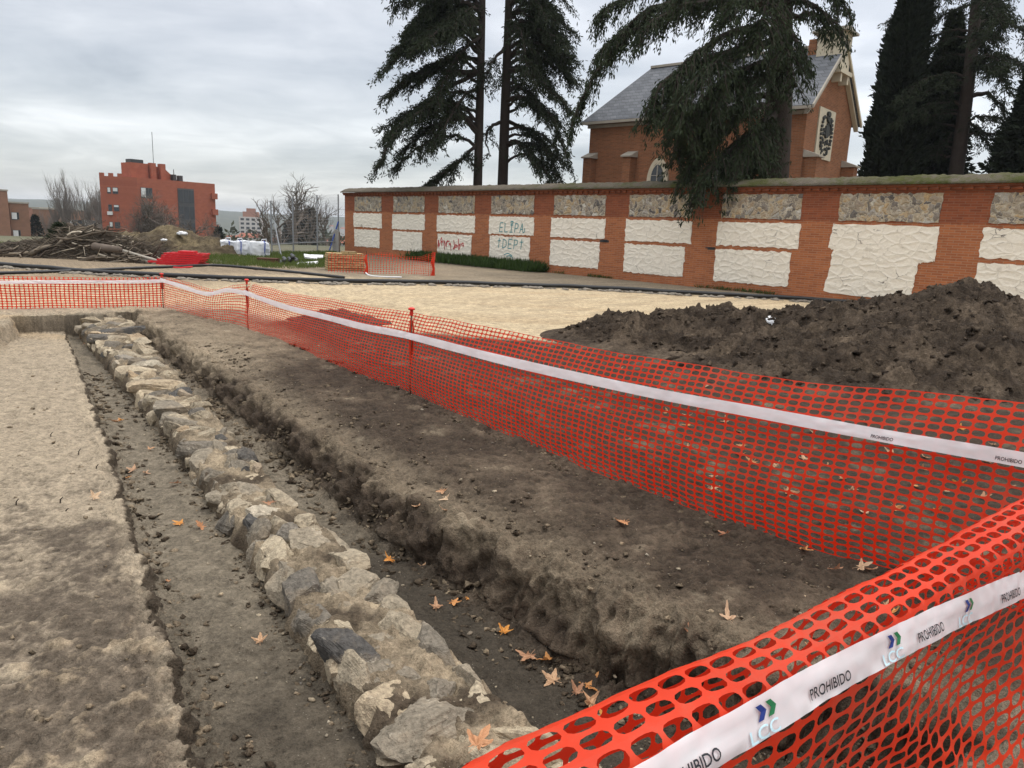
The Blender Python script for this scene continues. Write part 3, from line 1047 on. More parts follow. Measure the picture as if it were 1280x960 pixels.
# ------------------------------------------------------------------ the chapel behind the wall
CQ = at(990, 303, 31.0)
CP = at(730, 292, 38.0)
ce = (CQ - CP)[:2]
CL = np.linalg.norm(ce)
ce /= CL
CW, EAVE, RIDGE = 5.3, 7.25, 9.75
chz = .3
ch = thing('chapel', 'small brick chapel with slate roof and bell turret standing behind the boundary wall', 'chapel', (CQ[0], CQ[1], chz), math.atan2(ce[1], ce[0]))
EAVE -= chz
RIDGE -= chz
b = MB()
b.prism([(0, -.3), (CW, -.3), (CW, EAVE), (CW / 2, RIDGE - .15), (0, EAVE)], 0, -CL + 2.2, 0)
b.box(-CL, -CL + 2.2, 0, CW, -.3, EAVE - .05)
body = b.build('wall', M['chapel_brick'], ch)
b = MB()
ov, th = .32, .12
slope = (RIDGE - EAVE) / (CW / 2)
y0, z0_ = -ov, EAVE - ov * slope
hipx = -CL + 1.55
b.add([(-CL - .3, y0, z0_ + .1), (.28, y0, z0_ + .1), (.28, CW / 2, RIDGE + .1), (hipx, CW / 2, RIDGE + .1),
       (-CL - .3, y0, z0_ - .02), (.28, y0, z0_ - .02), (.28, CW / 2, RIDGE - .04), (hipx, CW / 2, RIDGE - .04)],
      [(0, 1, 2, 3), (7, 6, 5, 4), (0, 4, 5, 1), (1, 5, 6, 2), (2, 6, 7, 3), (3, 7, 4, 0)])
b.add([(-CL - .3, CW + ov, z0_ + .1), (.28, CW + ov, z0_ + .1), (.28, CW / 2, RIDGE + .1), (hipx, CW / 2, RIDGE + .1),
       (-CL - .3, CW + ov, z0_ - .02), (.28, CW + ov, z0_ - .02), (.28, CW / 2, RIDGE - .04), (hipx, CW / 2, RIDGE - .04)],
      [(3, 2, 1, 0), (4, 5, 6, 7), (1, 5, 4, 0), (2, 6, 5, 1), (3, 7, 6, 2), (0, 4, 7, 3)])
b.add([(-CL - .3, y0, z0_ + .1), (-CL - .3, CW + ov, z0_ + .1), (hipx, CW / 2, RIDGE + .1), (-CL - .3, y0, z0_ - .02), (-CL - .3, CW + ov, z0_ - .02)],
      [(0, 2, 1), (0, 1, 4, 3)])
rf = b.build('roof', M['slate'], ch)
b = MB()
b.box(hipx, .3, CW / 2 - .07, CW / 2 + .07, RIDGE + .09, RIDGE + .2)
b.build('ridge_cap', M['trim'], rf)
for s_ in (-1, 1):                                     # bargeboards of the gable, gutter along the eaves
    b = MB()
    ya, yb = CW / 2 + s_ * (CW / 2 + ov + .02), CW / 2 + s_ * .12
    za, zb = z0_ + .12, RIDGE + .12 - .12 * slope
    for (xa, xb, dz0, dz1) in ((.285, .36, -.02, -.17), (.02, .20, -.19, -.34)):
        b.add([(xa, ya, za + dz0), (xb, ya, za + dz0), (xb, ya, za + dz1), (xa, ya, za + dz1), (xa, yb, zb + dz0), (xb, yb, zb + dz0), (xb, yb, zb + dz1), (xa, yb, zb + dz1)],
              [(0, 1, 2, 3), (7, 6, 5, 4), (0, 4, 5, 1), (1, 5, 6, 2), (2, 6, 7, 3), (3, 7, 4, 0)])
    b.build('bargeboard', M['render'] if s_ > 0 else M['trim'], ch)
b = MB()
b.box(-CL - .34, .25, -ov - .1, -ov, z0_ - .06, z0_ + .06)
b.box(-CL - .1, .02, -.1, -.003, EAVE - .5, EAVE - .36)
b.build('gutter', M['trim'], ch)


def buttress(x0, x1, y0, y1, top, capdir):
    mb = MB()
    mb.box(x0, x1, y0, y1, -.3, top)
    w = mb.build('buttress', M['chapel_brick'], ch)
    mc = MB()
    if capdir == 'y':
        mc.prism([(y0 - .1, top), (y1, top + .003), (y1, top + .3), (y0 - .1, top + .06)], 0, x0 - .08, x1 + .08)
    else:
        mc.prism([(x0, top), (x1 + .1, top), (x1 + .1, top + .06), (x0, top + .3)], 1, y0 - .08, y1 + .08)
    mc.build('cap', M['trim'], w)


for x in (-CL + .05, -CL + 2.35, -CL + 5.4, -2.4):
    buttress(x, x + .42, -.5, -.003, EAVE - 1.95, 'y')
buttress(.003, .55, .12, .62, EAVE - 2.15, 'x')
buttress(.003, .55, CW - .62, CW - .1, EAVE - 2.15, 'x')
# pointed windows with pale surrounds on the long side
for xw in (-CL + 4.05, -CL + 7.2):
    def arch(w, h0, h1, n=8):
        pts = [(xw - w, h0), (xw + w, h0)]
        for i in range(n + 1):
            a_ = i / n
            pts.append((xw + w * (1 - a_ ** 1.6), h1 - .85 * w + (1.75 * w) * (1 - (1 - a_) ** 1.7)))
        for i in range(n - 1, -1, -1):
            a_ = i / n
            pts.append((xw - w * (1 - a_ ** 1.6), h1 - .85 * w + (1.75 * w) * (1 - (1 - a_) ** 1.7)))
        return pts
    b = MB()
    b.prism(arch(.55, 2.4, EAVE - 2.5), 1, -.12, -.003)
    w_ = b.build('window', M['render'], ch)
    b = MB()
    b.prism(arch(.33, 2.5, EAVE - 2.6), 1, -.135, -.121)
    b.build('pane', M['glass'], w_)
    b = MB()
    b.box(xw - .02, xw + .02, -.155, -.136, 2.5, EAVE - 2.35)
    for z in np.arange(2.8, EAVE - 2.6, .45):
        b.box(xw - .33, xw + .33, -.15, -.137, z, z + .03)
    b.build('glazing_bar', M['trim'], w_)
# bell turret on the gable
b = MB()
yc = CW / 2
for (ya, yb) in ((yc - .52, yc - .27), (yc + .27, yc + .52)):
    b.box(-.75, .30, ya, yb, RIDGE - .95, RIDGE + .50)
b.box(-.75, .30, yc - .27, yc + .27, RIDGE - .95, RIDGE - .25)
b.box(-.75, .30, yc - .27, yc + .27, RIDGE + .30, RIDGE + .50)
tw = b.build('bell_turret', M['render'], ch)
b = MB()
b.box(-.68, -.1, yc - .27, yc + .27, RIDGE - .249, RIDGE + .299)
b.build('bell_opening', M['glass'], tw)
b = MB()
b.box(-.95, .5, yc - .70, yc + .70, RIDGE + .50, RIDGE + .59)
b.box(-.85, .4, yc - .62, yc + .62, RIDGE + .59, RIDGE + .66)
b.prism([(yc - .6, RIDGE + .66), (yc + .6, RIDGE + .66), (yc, RIDGE + .82)], 0, -.8, .35)
b.build('turret_cap', M['trim'], tw)
b = MB()
b.box(.003, .42, yc - .7, yc + .7, RIDGE - 1.12, RIDGE - .96)
for y_ in (yc - .5, yc + .32):
    b.box(.003, .36, y_, y_ + .18, RIDGE - 1.45, RIDGE - 1.12)
b.build('corbel', M['render'], tw)
b = MB()
b.box(-1.15, -.76, yc - .4, yc + .4, RIDGE - .3, RIDGE + .35)
b.build('brick_base', M['chapel_brick'], tw)
b = MB()
b.box(-.26, -.20, yc - .03, yc + .03, RIDGE + .7, RIDGE + 1.75)
b.box(-.26, -.20, yc - .28, yc + .28, RIDGE + 1.32, RIDGE + 1.39)
b.build('cross', M['dark_metal'], tw)
# carved coat of arms
b = MB()
ac, az0, az1 = yc - .55, EAVE - 2.05, EAVE - .05
b.box(.003, .06, ac - .92, ac + .92, az0, az1)
pl = b.build('coat_of_arms', M['render'], ch)
b = MB()


def disc(cy_, cz_, ry, rz_, x=.1, n=14, wob=.12, seed=0):
    r = np.random.RandomState(seed)
    pts = [(cy_ + ry * math.cos(a_) * (1 + r.uniform(-wob, wob)), cz_ + rz_ * math.sin(a_) * (1 + r.uniform(-wob, wob))) for a_ in np.arange(n) * 2 * PI / n]
    b.prism(pts, 0, .061, x)


zm = (az0 + az1) / 2
ra = np.random.RandomState(19)
for j in range(70):
    a_, q_ = ra.uniform(0, 2 * PI), math.sqrt(ra.rand())
    dy, dz = math.cos(a_) * q_ * .66, math.sin(a_) * q_ * .88
    if abs(dy) < .12 and -.3 < dz < .35 and ra.rand() < .5:
        continue
    disc(ac + dy, zm + dz, ra.uniform(.03, .075), ra.uniform(.035, .09), ra.uniform(.085, .14), 8, .35, j)
for s_ in (-1, 1):
    for j in range(8):
        disc(ac + s_ * (.50 + .10 * math.sin(j * .5)), zm + .60 - j * .16, .085, .06, .12 + .004 * j, 9, .2, j + 200)
disc(ac, zm + .1, .22, .27, .145, 10, .1, 300)
disc(ac, zm + .80, .17, .10, .15, 10, .2, 301)
disc(ac + .04, zm + .60, .13, .12, .148, 10, .2, 302)
b.build('carved_eagle', M['relief'], pl)


# ------------------------------------------------------------------ trees
class Sprays:
    def __init__(s, seed):
        s.c, s.d, s.l, s.w = [], [], [], []
        s.r = np.random.RandomState(seed)

    def put(s, P, D, L, Wd):
        s.c.append(P)
        s.d.append(D)
        s.l.append(L)
        s.w.append(Wd)

    def build(s, name, mat_, parent):
        c, d = np.concatenate(s.c), np.concatenate(s.d)
        l, w = np.concatenate(s.l), np.concatenate(s.w)
        d = d / (np.linalg.norm(d, axis=1)[:, None] + 1e-9)
        a = np.cross(d, s.r.normal(size=d.shape))
        a /= np.linalg.norm(a, axis=1)[:, None] + 1e-9
        L_, W_ = (d * l[:, None]), (a * w[:, None])
        V = np.stack([c, c + L_ * .45 + W_ * .5, c + L_, c + L_ * .55 - W_ * .5], 1).reshape(-1, 3)
        F = np.arange(len(c) * 4).reshape(-1, 4)
        return mesh(name, V, F, mat_, parent)


def limb_foliage(sp, tb, P, dens, blen, droop, spray, r0, start=.2, twig=True, hang=1.0):
    """side branchlets and hanging sprays along a limb P (n,3)"""
    r = sp.r
    n = len(P)
    seg = np.linalg.norm(np.diff(P, axis=0), axis=1)
    tot = seg.sum()
    cnt = int(tot * dens)
    for i in range(cnt):
        f = start + (1 - start) * r.rand() ** .8
        x = f * (n - 1)
        j = min(int(x), n - 2)
        p = P[j] + (P[j + 1] - P[j]) * (x - j)
        tdir = (P[j + 1] - P[j]) / (seg[j] + 1e-9)
        side = np.cross(tdir, [0, 0, 1.])
        side /= np.linalg.norm(side) + 1e-9
        sgn_ = 1 if r.rand() < .5 else -1
        d = side * sgn_ * r.uniform(.35, 1.0) + tdir * r.uniform(.2, .9) + np.array([0, 0, r.uniform(-.15, .22)])
        d /= np.linalg.norm(d)
        L = blen * r.uniform(.45, 1.1) * (1 - .45 * abs(f - .55) / .55)
        m = max(4, int(L / .14))
        tt_ = np.linspace(0, 1, m)
        br = p + d * (L * tt_)[:, None] + np.array([0, 0, -1.]) * (droop * L * tt_ ** 1.9)[:, None]
        br += r.normal(0, .03, (m, 3)) * tt_[:, None]
        if twig and L > .5:
            tb.tube(br, np.linspace(max(.012, .16 * r0), .006, m), 3, cap=False)
        k_ = 7
        pp = np.repeat(br, k_, 0) + r.normal(0, .06, (m * k_, 3))
        bd = np.repeat(np.gradient(br, axis=0), k_, 0)
        bd /= np.linalg.norm(bd, axis=1)[:, None] + 1e-9
        dd_ = bd * .8 + r.normal(0, .62, (m * k_, 3)) + np.array([0, 0, -.55 * hang])
        sp.put(pp, dd_, spray * r.uniform(.5, 1.25, m * k_), spray * r.uniform(.16, .34, m * k_))


def cedar(label, base, trunk, limbs, seed, r0=.35, group=None, dens=5.0, blen=1.5, droop=.45, spray=.26, mat_='cedar', name='cedar_tree', hang=1.0):
    """trunk: polyline; limbs: list of (polyline, radius[, density factor])"""
    root = thing(name, label, 'cedar', base, 0, group)
    B = np.array(base)
    tr = catmull(np.array(trunk) - B, 24)
    mb = MB()
    h = np.linspace(0, 1, 24)
    mb.tube(tr, r0 * (1 - .55 * h) + .25 * r0 * np.exp(-h * 14), 12)
    mb.build('trunk', M['bark'], root, True)
    sp, tb = Sprays(seed), MB()
    r = sp.r
    for lb in limbs:
        Pl = catmull(np.array(lb[0]) - B, 14)
        rr = lb[1]
        Pl[1:-1] += r.normal(0, .04, Pl[1:-1].shape)
        tb.tube(Pl, np.linspace(rr, rr * .18, len(Pl)), 6)
        limb_foliage(sp, tb, Pl, dens * (lb[2] if len(lb) > 2 else 1), blen, droop, spray, rr, hang=hang)
    tb.build('limbs', M['bark'], root)
    sp.build('foliage', M[mat_], root)
    return root


def auto_limbs(r, trunk, hs, spread, az, azw, rise=.12, drop=.28, rad=.11, zmin=0, dens=1.0):
    """limbs leaving a trunk: up a little, then arching down"""
    tr = catmull(trunk, 60)
    out = []
    for h in hs:
        p = tr[np.argmin(abs(tr[:, 2] - h))]
        a = math.radians(az + r.uniform(-azw, azw))
        L = spread(h) * r.uniform(.75, 1.1)
        d = np.array([math.sin(a), math.cos(a), 0])
        up, dn = rise * r.uniform(.4, 1.5), drop * r.uniform(.6, 1.4)
        out.append(([p, p + d * L * .3 + [0, 0, up * L], p + d * L * .68 + [0, 0, (up - .35 * dn) * L], p + d * L + [0, 0, (up - 1.1 * dn) * L]], rad * (.6 + .4 * L / 5), dens))
    return out


def P3(px, py, dep):
    return at(px, py, dep)


# the pair of cedars left of the chapel (image limbs set at their own depths)
D1 = 36.5
rC = np.random.RandomState(31)
tA = [P3(597, 250, D1), P3(600, 120, D1), P3(603, 0, D1), P3(604, -120, D1)]
tA[0][2] = .2
limA = []
for (pts, rr, dn) in (
        ([(600, 92, 0), (565, 88, -.3), (520, 92, -.8), (484, 118, -1.2)], .16, 1.1),
        ([(600, 75, 0), (572, 74, .8), (545, 85, 1.4), (512, 96, 2.0)], .11, 1.0),
        ([(599, 168, 0), (575, 140, -.6), (540, 132, -1.4), (497, 162, -2.0), (474, 208, -2.3)], .15, 1.25),
        ([(599, 155, 0), (565, 148, .4), (530, 165, .8), (502, 192, 1.0)], .12, 1.1),
        ([(600, 90, 0), (556, 112, .2), (515, 140, .6), (480, 160, .9)], .12, 1.1),
        ([(602, 30, 0), (560, 28, -.8), (520, 42, -1.2), (496, 60, -1.4)], .12, 1.2),
        ([(602, 10, 0), (570, 6, .5), (540, 22, .9), (512, 40, 1.2)], .11, 1.2),
        ([(603, -20, 0), (575, -18, -.4), (545, 0, -.8), (520, 25, -1.0)], .11, 1.3),
        ([(603, -50, 0), (580, -44, .4), (552, -22, .6), (535, 5, .8)], .1, 1.3),
        ([(602, 45, 0), (580, 60, -1.2), (560, 90, -2.0), (545, 125, -2.4)], .1, 1.1),
        ([(599, 178, 0), (580, 196, -.5), (560, 212, -.9), (535, 230, -1.1)], .1, 1.5),
        ([(602, 20, 0), (590, 10, -1.4), (575, 22, -2.4), (560, 50, -3.0)], .1, 1.2),
        ([(600, 110, 0), (582, 118, -1.2), (560, 150, -2.2), (545, 180, -2.6)], .1, .8)):
    limA.append(([P3(x, y, D1 + d) for x, y, d in pts], rr, dn))
limA += auto_limbs(rC, np.array(tA), np.arange(9.5, 17, .34), lambda h: 4.5 - .16 * (h - 9), 278, 75, .14, .30, .10, dens=.8)
limA += auto_limbs(rC, np.array(tA), np.arange(5.6, 12.5, .5), lambda h: 4.3 - .12 * (h - 4), 275, 62, .14, .36, .10, dens=.6)
cedar('left of two tall cedars behind the wall, its limbs sweeping down to the left', (tA[0][0], tA[0][1], .2), tA, limA, 41, .23, 'cedars behind the wall', 12, 1.2, .34, .20, hang=.65)
D2 = 37.6
tB = [P3(628, 250, D2), P3(632, 120, D2), P3(636, 0, D2), P3(637, -120, D2)]
tB[0][2] = .2
limB = []
for (pts, rr, dn) in (
        ([(632, 90, 0), (655, 88, -.6), (690, 112, -1.1), (718, 142, -1.4)], .14, 1.1),
        ([(632, 75, 0), (660, 62, .5), (692, 74, .9), (716, 100, 1.1)], .12, 1.1),
        ([(634, 40, 0), (660, 36, -.6), (690, 52, -.9), (706, 74, -1.1)], .12, 1.1),
        ([(634, 20, 0), (655, 12, .6), (680, 24, .9), (700, 45, 1.0)], .11, 1.2),
        ([(630, 130, 0), (658, 122, -.6), (690, 150, -1.2), (708, 195, -1.5)], .13, 1.0),
        ([(630, 150, 0), (655, 160, .5), (680, 185, .8), (700, 225, 1.0)], .11, 1.0),
        ([(635, -10, 0), (655, -16, -.5), (675, -6, -.8), (688, 18, -1.0)], .11, 1.2),
        ([(629, 180, 0), (645, 178, -.5), (668, 196, -.9), (690, 228, -1.2)], .1, 1.4),
        ([(632, 60, 0), (620, 72, -1.2), (612, 85, -1.8), (604, 110, -2.2)], .09, .6),
        ([(630, 152, 0), (616, 156, -.3), (606, 172, -.6), (612, 196, -.9)], .11, .35),
        ([(633, 25, 0), (645, 30, -1.4), (655, 60, -2.2), (660, 95, -2.8)], .09, .8)):
    limB.append(([P3(x, y, D2 + d) for x, y, d in pts], rr, dn))
limB += auto_limbs(rC, np.array(tB), np.arange(9.0, 17, .34), lambda h: 4.2 - .18 * (h - 9), 82, 75, .14, .30, .10, dens=.8)
limB += auto_limbs(rC, np.array(tB), np.arange(5.0, 12.5, .5), lambda h: 3.5 - .1 * (h - 4), 78, 62, .14, .36, .10, dens=.6)
cedar('right of two tall cedars behind the wall, its limbs reaching towards the chapel', (tB[0][0], tB[0][1], .2), tB, limB, 42, .27, 'cedars behind the wall', 11.5, 1.15, .36, .20, hang=.65)

# the great drooping cedar in front of the chapel
D3 = 26.2
tC = [P3(968, 260, D3), P3(972, 150, D3), P3(977, 30, D3), P3(980, -110, D3)]
tC[0][2] = .2
limC = []
for (pts, rr, dn) in (
        ([(973, 50, 0), (930, 62, -1.0), (870, 80, -1.8), (828, 105, -2.2), (815, 150, -2.3)], .17, 1.5),
        ([(974, 40, 0), (940, 36, -1.2), (895, 48, -2.0), (850, 90, -2.4), (835, 150, -2.5)], .15, 1.6),
        ([(972, 75, 0), (950, 80, -1.4), (915, 95, -2.2), (890, 130, -2.5), (880, 175, -2.5)], .13, 1.6),
        ([(970, 130, 0), (940, 138, -1.2), (910, 155, -1.9), (880, 182, -2.3), (860, 222, -2.4)], .13, 1.6),
        ([(970, 150, 0), (945, 165, -1.6), (915, 185, -2.4), (888, 212, -3.0), (872, 250, -3.2)], .12, 1.3),
        ([(970, 140, 0), (958, 150, -1.6), (935, 175, -2.6), (910, 215, -3.0)], .11, 2.0),
        ([(970, 120, 0), (945, 120, .4), (905, 140, .2), (878, 170, 0), (864, 208, -.2)], .12, 1.6),
        ([(972, 95, 0), (962, 90, -1.6), (945, 105, -2.6), (930, 140, -3.0)], .1, 1.5),
        ([(976, 15, 0), (930, 0, -.4), (880, 2, -.6), (830, 20, -.8), (796, 46, -.9)], .14, 1.3),
        ([(977, 10, 0), (925, -8, .2), (860, -4, .4), (800, 20, .5), (758, 58, .6)], .14, 1.4),
        ([(977, 0, 0), (930, -20, .8), (850, -25, 1.2), (780, -2, 1.5), (750, 20, 1.6)], .13, 1.3),
        ([(976, 18, 0), (925, 4, .6), (850, 8, 1.0), (782, 44, 1.2), (736, 105, 1.4), (714, 165, 1.5)], .15, 1.2),
        ([(976, 10, 0), (920, 2, 1.0), (850, 0, 1.6), (788, 30, 1.9), (744, 72, 2.0)], .12, 1.3),
        ([(977, 5, 0), (1000, 0, -.6), (1030, 14, -1.0), (1056, 44, -1.3)], .12, 1.0),
        ([(977, 18, 0), (1000, 18, .2), (1030, 22, .4), (1050, 42, .5)], .11, .8),
        ([(978, -20, 0), (1005, -30, -.2), (1035, -18, -.4), (1056, 6, -.5)], .12, 1.2),
        ([(975, 40, 0), (985, 38, -1.2), (1000, 55, -1.8), (1006, 85, -2.1)], .1, 1.2),
        ([(975, 45, 0), (972, 40, -1.6), (985, 70, -2.4), (985, 110, -2.7)], .1, 1.2),
        ([(978, -30, 0), (940, -45, -1.0), (890, -40, -1.6), (850, -12, -1.8)], .12, 1.3),
        ([(978, -30, 0), (960, -30, -1.8), (930, -10, -2.8), (905, 25, -3.2)], .11, 1.5),
        ([(978, -10, 0), (965, -6, -1.8), (955, 15, -2.8), (945, 50, -3.2)], .1, 1.4)):
    limC.append(([P3(x, y, D3 + d) for x, y, d in pts], rr, dn))
limC += [([P3(x, y, D3 + d) for x, y, d in pts], .1, 2.2) for pts in (
    [(970, 160, 0), (950, 175, -1.0), (925, 200, -1.6), (900, 232, -1.9)],
    [(970, 100, 0), (930, 100, -.8), (890, 120, -1.2), (860, 150, -1.3), (850, 190, -1.3)],
    [(971, 85, 0), (935, 85, -2.0), (900, 105, -2.8), (880, 140, -3.0)],
    [(968, 170, 0), (955, 185, -1.2), (945, 215, -1.6)],
    [(972, 60, 0), (940, 55, -1.8), (900, 70, -2.8), (860, 110, -3.2), (850, 160, -3.2)])]
limC += auto_limbs(rC, np.array(tC), np.arange(10.5, 13.5, .5), lambda h: 4.5 - .3 * (h - 10), 0, 180)
cedar('great drooping cedar in front of the chapel, one bough hanging over the wall', (tC[0][0], tC[0][1], .2), tC, limC, 43, .56, 'cedars behind the wall', 10.5, .95, .8, .18, 'cedar_light', 'drooping_cedar', 1.5)

# trees to the right of the chapel
D4 = 37.0
tD = [P3(1192, 250, D4), P3(1200, 180, D4), P3(1213, 80, D4), P3(1226, -60, D4), P3(1230, -140, D4)]
tD[0][2] = .2
limD = auto_limbs(rC, np.array(tD), np.arange(6.0, 15, .26), lambda h: 3.3, 0, 180, .05, .32, .08, dens=.8)
for (pts, rr, dn) in (
        ([(1208, 120, 0), (1235, 118, -.4), (1252, 135, -.6), (1262, 165, -.8)], .13, .5),
        ([(1204, 145, 0), (1220, 160, -.4), (1238, 185, -.6)], .1, .6),
        ([(1202, 160, 0), (1185, 172, .4), (1165, 190, .6)], .1, .8)):
    limD.append(([P3(x, y, D4 + d) for x, y, d in pts], rr, dn))
cedar('tall airy cedar with a leaning dark trunk right of the cypress', (tD[0][0], tD[0][1], .2), tD, limD, 44, .36, None, 17, 1.05, .35, .19)


def columnar(label, base, h, prof, seed, cnt, name='cypress_tree', cat='cypress', spray=.32, upward=.9):
    """dense crown: sprays on and inside a lumpy envelope; prof(f) is the radius at height fraction f"""
    root = thing(name, label, cat, base)
    mb = MB()
    hh = np.linspace(0, 1, 14)
    mb.tube(np.stack([0 * hh, 0 * hh, hh * h * .97], -1), np.maximum(.03, .24 * (1 - hh)), 8)
    mb.build('trunk', M['bark'], root, True)
    r = np.random.RandomState(seed)
    sp = Sprays(seed)
    f = r.rand(cnt) ** .95
    a = r.uniform(0, 2 * PI, cnt)
    rad = np.array([prof(q) for q in f])
    pp = np.stack([np.cos(a) * 1.7, np.sin(a) * 1.7, f * h * .55], -1)
    pp2 = np.stack([np.cos(a) * 1.7, np.sin(a) * 1.7, f * h], -1)
    lump = 1 + .30 * fbm(pp, .9, 3, seed) + .42 * np.abs(pn(pp2, 1.25, seed + 5)) + .22 * pn(pp2, 2.9, seed + 9) - .12
    rr = rad * lump * (1 - .7 * r.rand(cnt) ** 1.7)
    p = np.stack([np.cos(a) * rr, np.sin(a) * rr, f * h], -1)
    d = np.stack([np.cos(a) * .55, np.sin(a) * .55, np.full(cnt, upward)], -1) + r.normal(0, .4, (cnt, 3))
    sp.put(p, d, spray * r.uniform(.5, 1.3, cnt), spray * r.uniform(.25, .5, cnt))
    sp.build('foliage', M['cypress'], root)
    return root


pb = P3(1106, 250, 38.0)
columnar('tall dense cypress beside the chapel gable, reaching out of the picture', (pb[0], pb[1], .2), 15.5, lambda f: 1.38 * (1 - f) ** .45 * (.6 + .55 * min(1, f * 5)) * (1 - .22 * f), 51, 52000)
pb = P3(1160, 250, 39.5)
columnar('dark conical conifer between the cypress and the leaning cedar', (pb[0], pb[1], .2), 12.8, lambda f: 2.1 * (1 - f) ** .8 + .05, 52, 34000, 'conifer_tree', 'conifer', .34, .1)
pb = P3(1282, 250, 34.0)
columnar('dark dense conifer cut off by the right edge of the picture', (pb[0], pb[1], .2), 10.8, lambda f: 2.3 * (1 - f) ** .7 + .05, 53, 34000, 'conifer_tree', 'conifer', .34, .1)
pb = P3(1132, 250, 42.0)
columnar('low dark yew filling the gap under the cypress', (pb[0], pb[1], .2), 6.2, lambda f: 2.1 * (1 - f) ** .5 + .05, 54, 16000, 'yew_tree', 'yew', .34, .3)
pb = P3(1225, 250, 42.5)
columnar('low dark yew behind the leaning cedar trunk', (pb[0], pb[1], .2), 4.9, lambda f: 2.3 * (1 - f) ** .5 + .05, 55, 14000, 'yew_tree', 'yew', .34, .3)


def bare_tree(label, base, h, seed, spread=.5, levels=5, r0=None, group=None, mat_='bare_bark', name='bare_tree', up=.35, first=.25, kids=3):
    root = thing(name, label, 'tree', base, 0, group)
    r = np.random.RandomState(seed)
    tk, br = MB(), MB()
    r0 = r0 or h * .022

    def grow(p, d, L, rad, lev):
        m = 4
        pts = [p]
        for i in range(m):
            d = d + r.normal(0, .10, 3) + np.array([0, 0, up * .12])
            d = d / np.linalg.norm(d)
            pts.append(pts[-1] + d * L / m)
        (tk if lev == 0 else br).tube(pts, np.linspace(rad, rad * .62, m + 1), 6 if lev == 0 else 3, cap=False)
        if lev >= levels:
            return
        for q in range(kids + (1 if lev == 0 else 0)):
            f = r.uniform(.45, 1.0) if q else 1.0
            s_ = pts[min(m, int(f * m))]
            nd = d + r.normal(0, spread, 3)
            nd[2] += up * .3
            nd /= np.linalg.norm(nd)
            grow(s_, nd, L * r.uniform(.58, .85), rad * .58, lev + 1)

    grow(np.zeros(3), np.array([0, 0, 1.]), h * first, r0, 0)
    tk.build('trunk', M[mat_], root)
    br.build('branches', M[mat_], root)
    return root


def below(px, py, dep):
    """a spot on the ground beneath that pixel at that distance"""
    q = at(px, py, dep)
    return (q[0], q[1], float(zsite(q[0], q[1])) - .05)


G_ = 'bare trees beyond the net fence'
for i, (px, dep, h, lab) in enumerate((
        (352, 62, 8.5, 'bare tree beyond the net fence, left of the dark firs'),
        (369, 58, 9.4, 'tallest bare tree beyond the second net fence pole'),
        (386, 66, 9.0, 'bare tree beyond the net fence with a wide thin crown'),
        (410, 60, 6.2, 'low bare tree beyond the net fence beside the wall end'),
        (336, 70, 7.0, 'low bare tree left of the first net fence pole'))):
    bare_tree(lab, below(px, 290, dep), h, 60 + i, .55, 5, group=G_)
for i, (px, dep, h, lab) in enumerate((
        (200, 112, 28, 'bushy bare tree in front of the left windows of the red brick flats'),
        (218, 116, 31, 'larger bushy bare tree in front of the glazed bay of the flats'),
        (240, 114, 26, 'bushy bare tree in front of the right end of the flats'))):
    bare_tree(lab, below(px, 280, dep), h, 80 + i, .75, 6, .45, 'bushy bare trees before the flats', first=.16, kids=4, up=.2)
for i, (px, dep, h) in enumerate(((70, 150, 19.0), (84, 165, 22.0), (95, 150, 27), (101, 158, 26.0), (118, 150, 26.0), (124, 142, 23))):
    bare_tree('slim bare poplar rising between the brown blocks and the red brick flats', below(px, 280, dep), h, 90 + i, .22, 5, .2, 'bare poplars between the buildings', 'poplar_bark', 'poplar_tree', .9, .22, 4)
for i, (px, dep, h, w, lab) in enumerate((
        (376, 68, 4.4, .9, 'dark rounded fir in the middle beyond the net fence'),
        (388, 80, 7.4, .9, 'slender dark fir beyond the third net fence pole'),
        (362, 74, 4.8, 1.1, 'broad dark fir low behind the second net fence pole'),
        (273, 120, 9.0, 1.8, 'dark fir against the right end of the red brick flats'),
        (45, 140, 9.5, 2.8, 'dark evergreen between the two brown blocks of flats'))):
    columnar(lab, below(px, 290, dep), h, lambda f, w=w: w * (1 - f) ** .8 + .05, 70 + i, 2600, 'fir_tree', 'fir', .55, .2)

# ------------------------------------------------------------------ buildings beyond the site
Fz = float(zsite(*at(200, 270, 140)[:2]))


def flats_frame(pxl, dl, pxr, dr):
    a, c_ = at(pxl, 268, dl), at(pxr, 272, dr)
    e = (c_ - a)[:2]
    return a, e / np.linalg.norm(e), np.linalg.norm(e)


fa, fb, fc = at(127, 266, 134), at(174, 268, 135), at(270, 272, 147)
e0 = (fc - fb)[:2]
L0 = np.linalg.norm(e0)
e0 /= L0
fl = thing('apartment_block', 'red brick apartment block with dark glazed bays and roof chimneys beyond the dirt heap', 'building', (fb[0], fb[1], Fz), math.atan2(e0[1], e0[0]))
TOP = 1.7 + 6.35 - Fz
FLH = 3.0
n0 = np.array([-e0[1], e0[0]])
wa = (fa - fb)[:2]
WAx, WAy = wa @ e0, wa @ n0
WL = float(np.linalg.norm(wa))
WROT = math.atan2(-WAy, -WAx)                          # the left wing turns towards the camera
b = MB()
vd = fa[:2] / np.linalg.norm(fa[:2])
bkx, bky = WAx + 12 * (vd @ e0) + .6, WAy + 12 * (vd @ n0)
b.prism([(WAx, WAy), (-.01, 0), (L0, 0), (L0, 11), (bkx, bky)], 2, -1.0, TOP)
wl_ = b.build('wall', M['flat_brick'], fl)


def on_wing(o):
    o.location = (WAx, WAy, 0)
    o.rotation_euler = (0, 0, WROT)
    return o


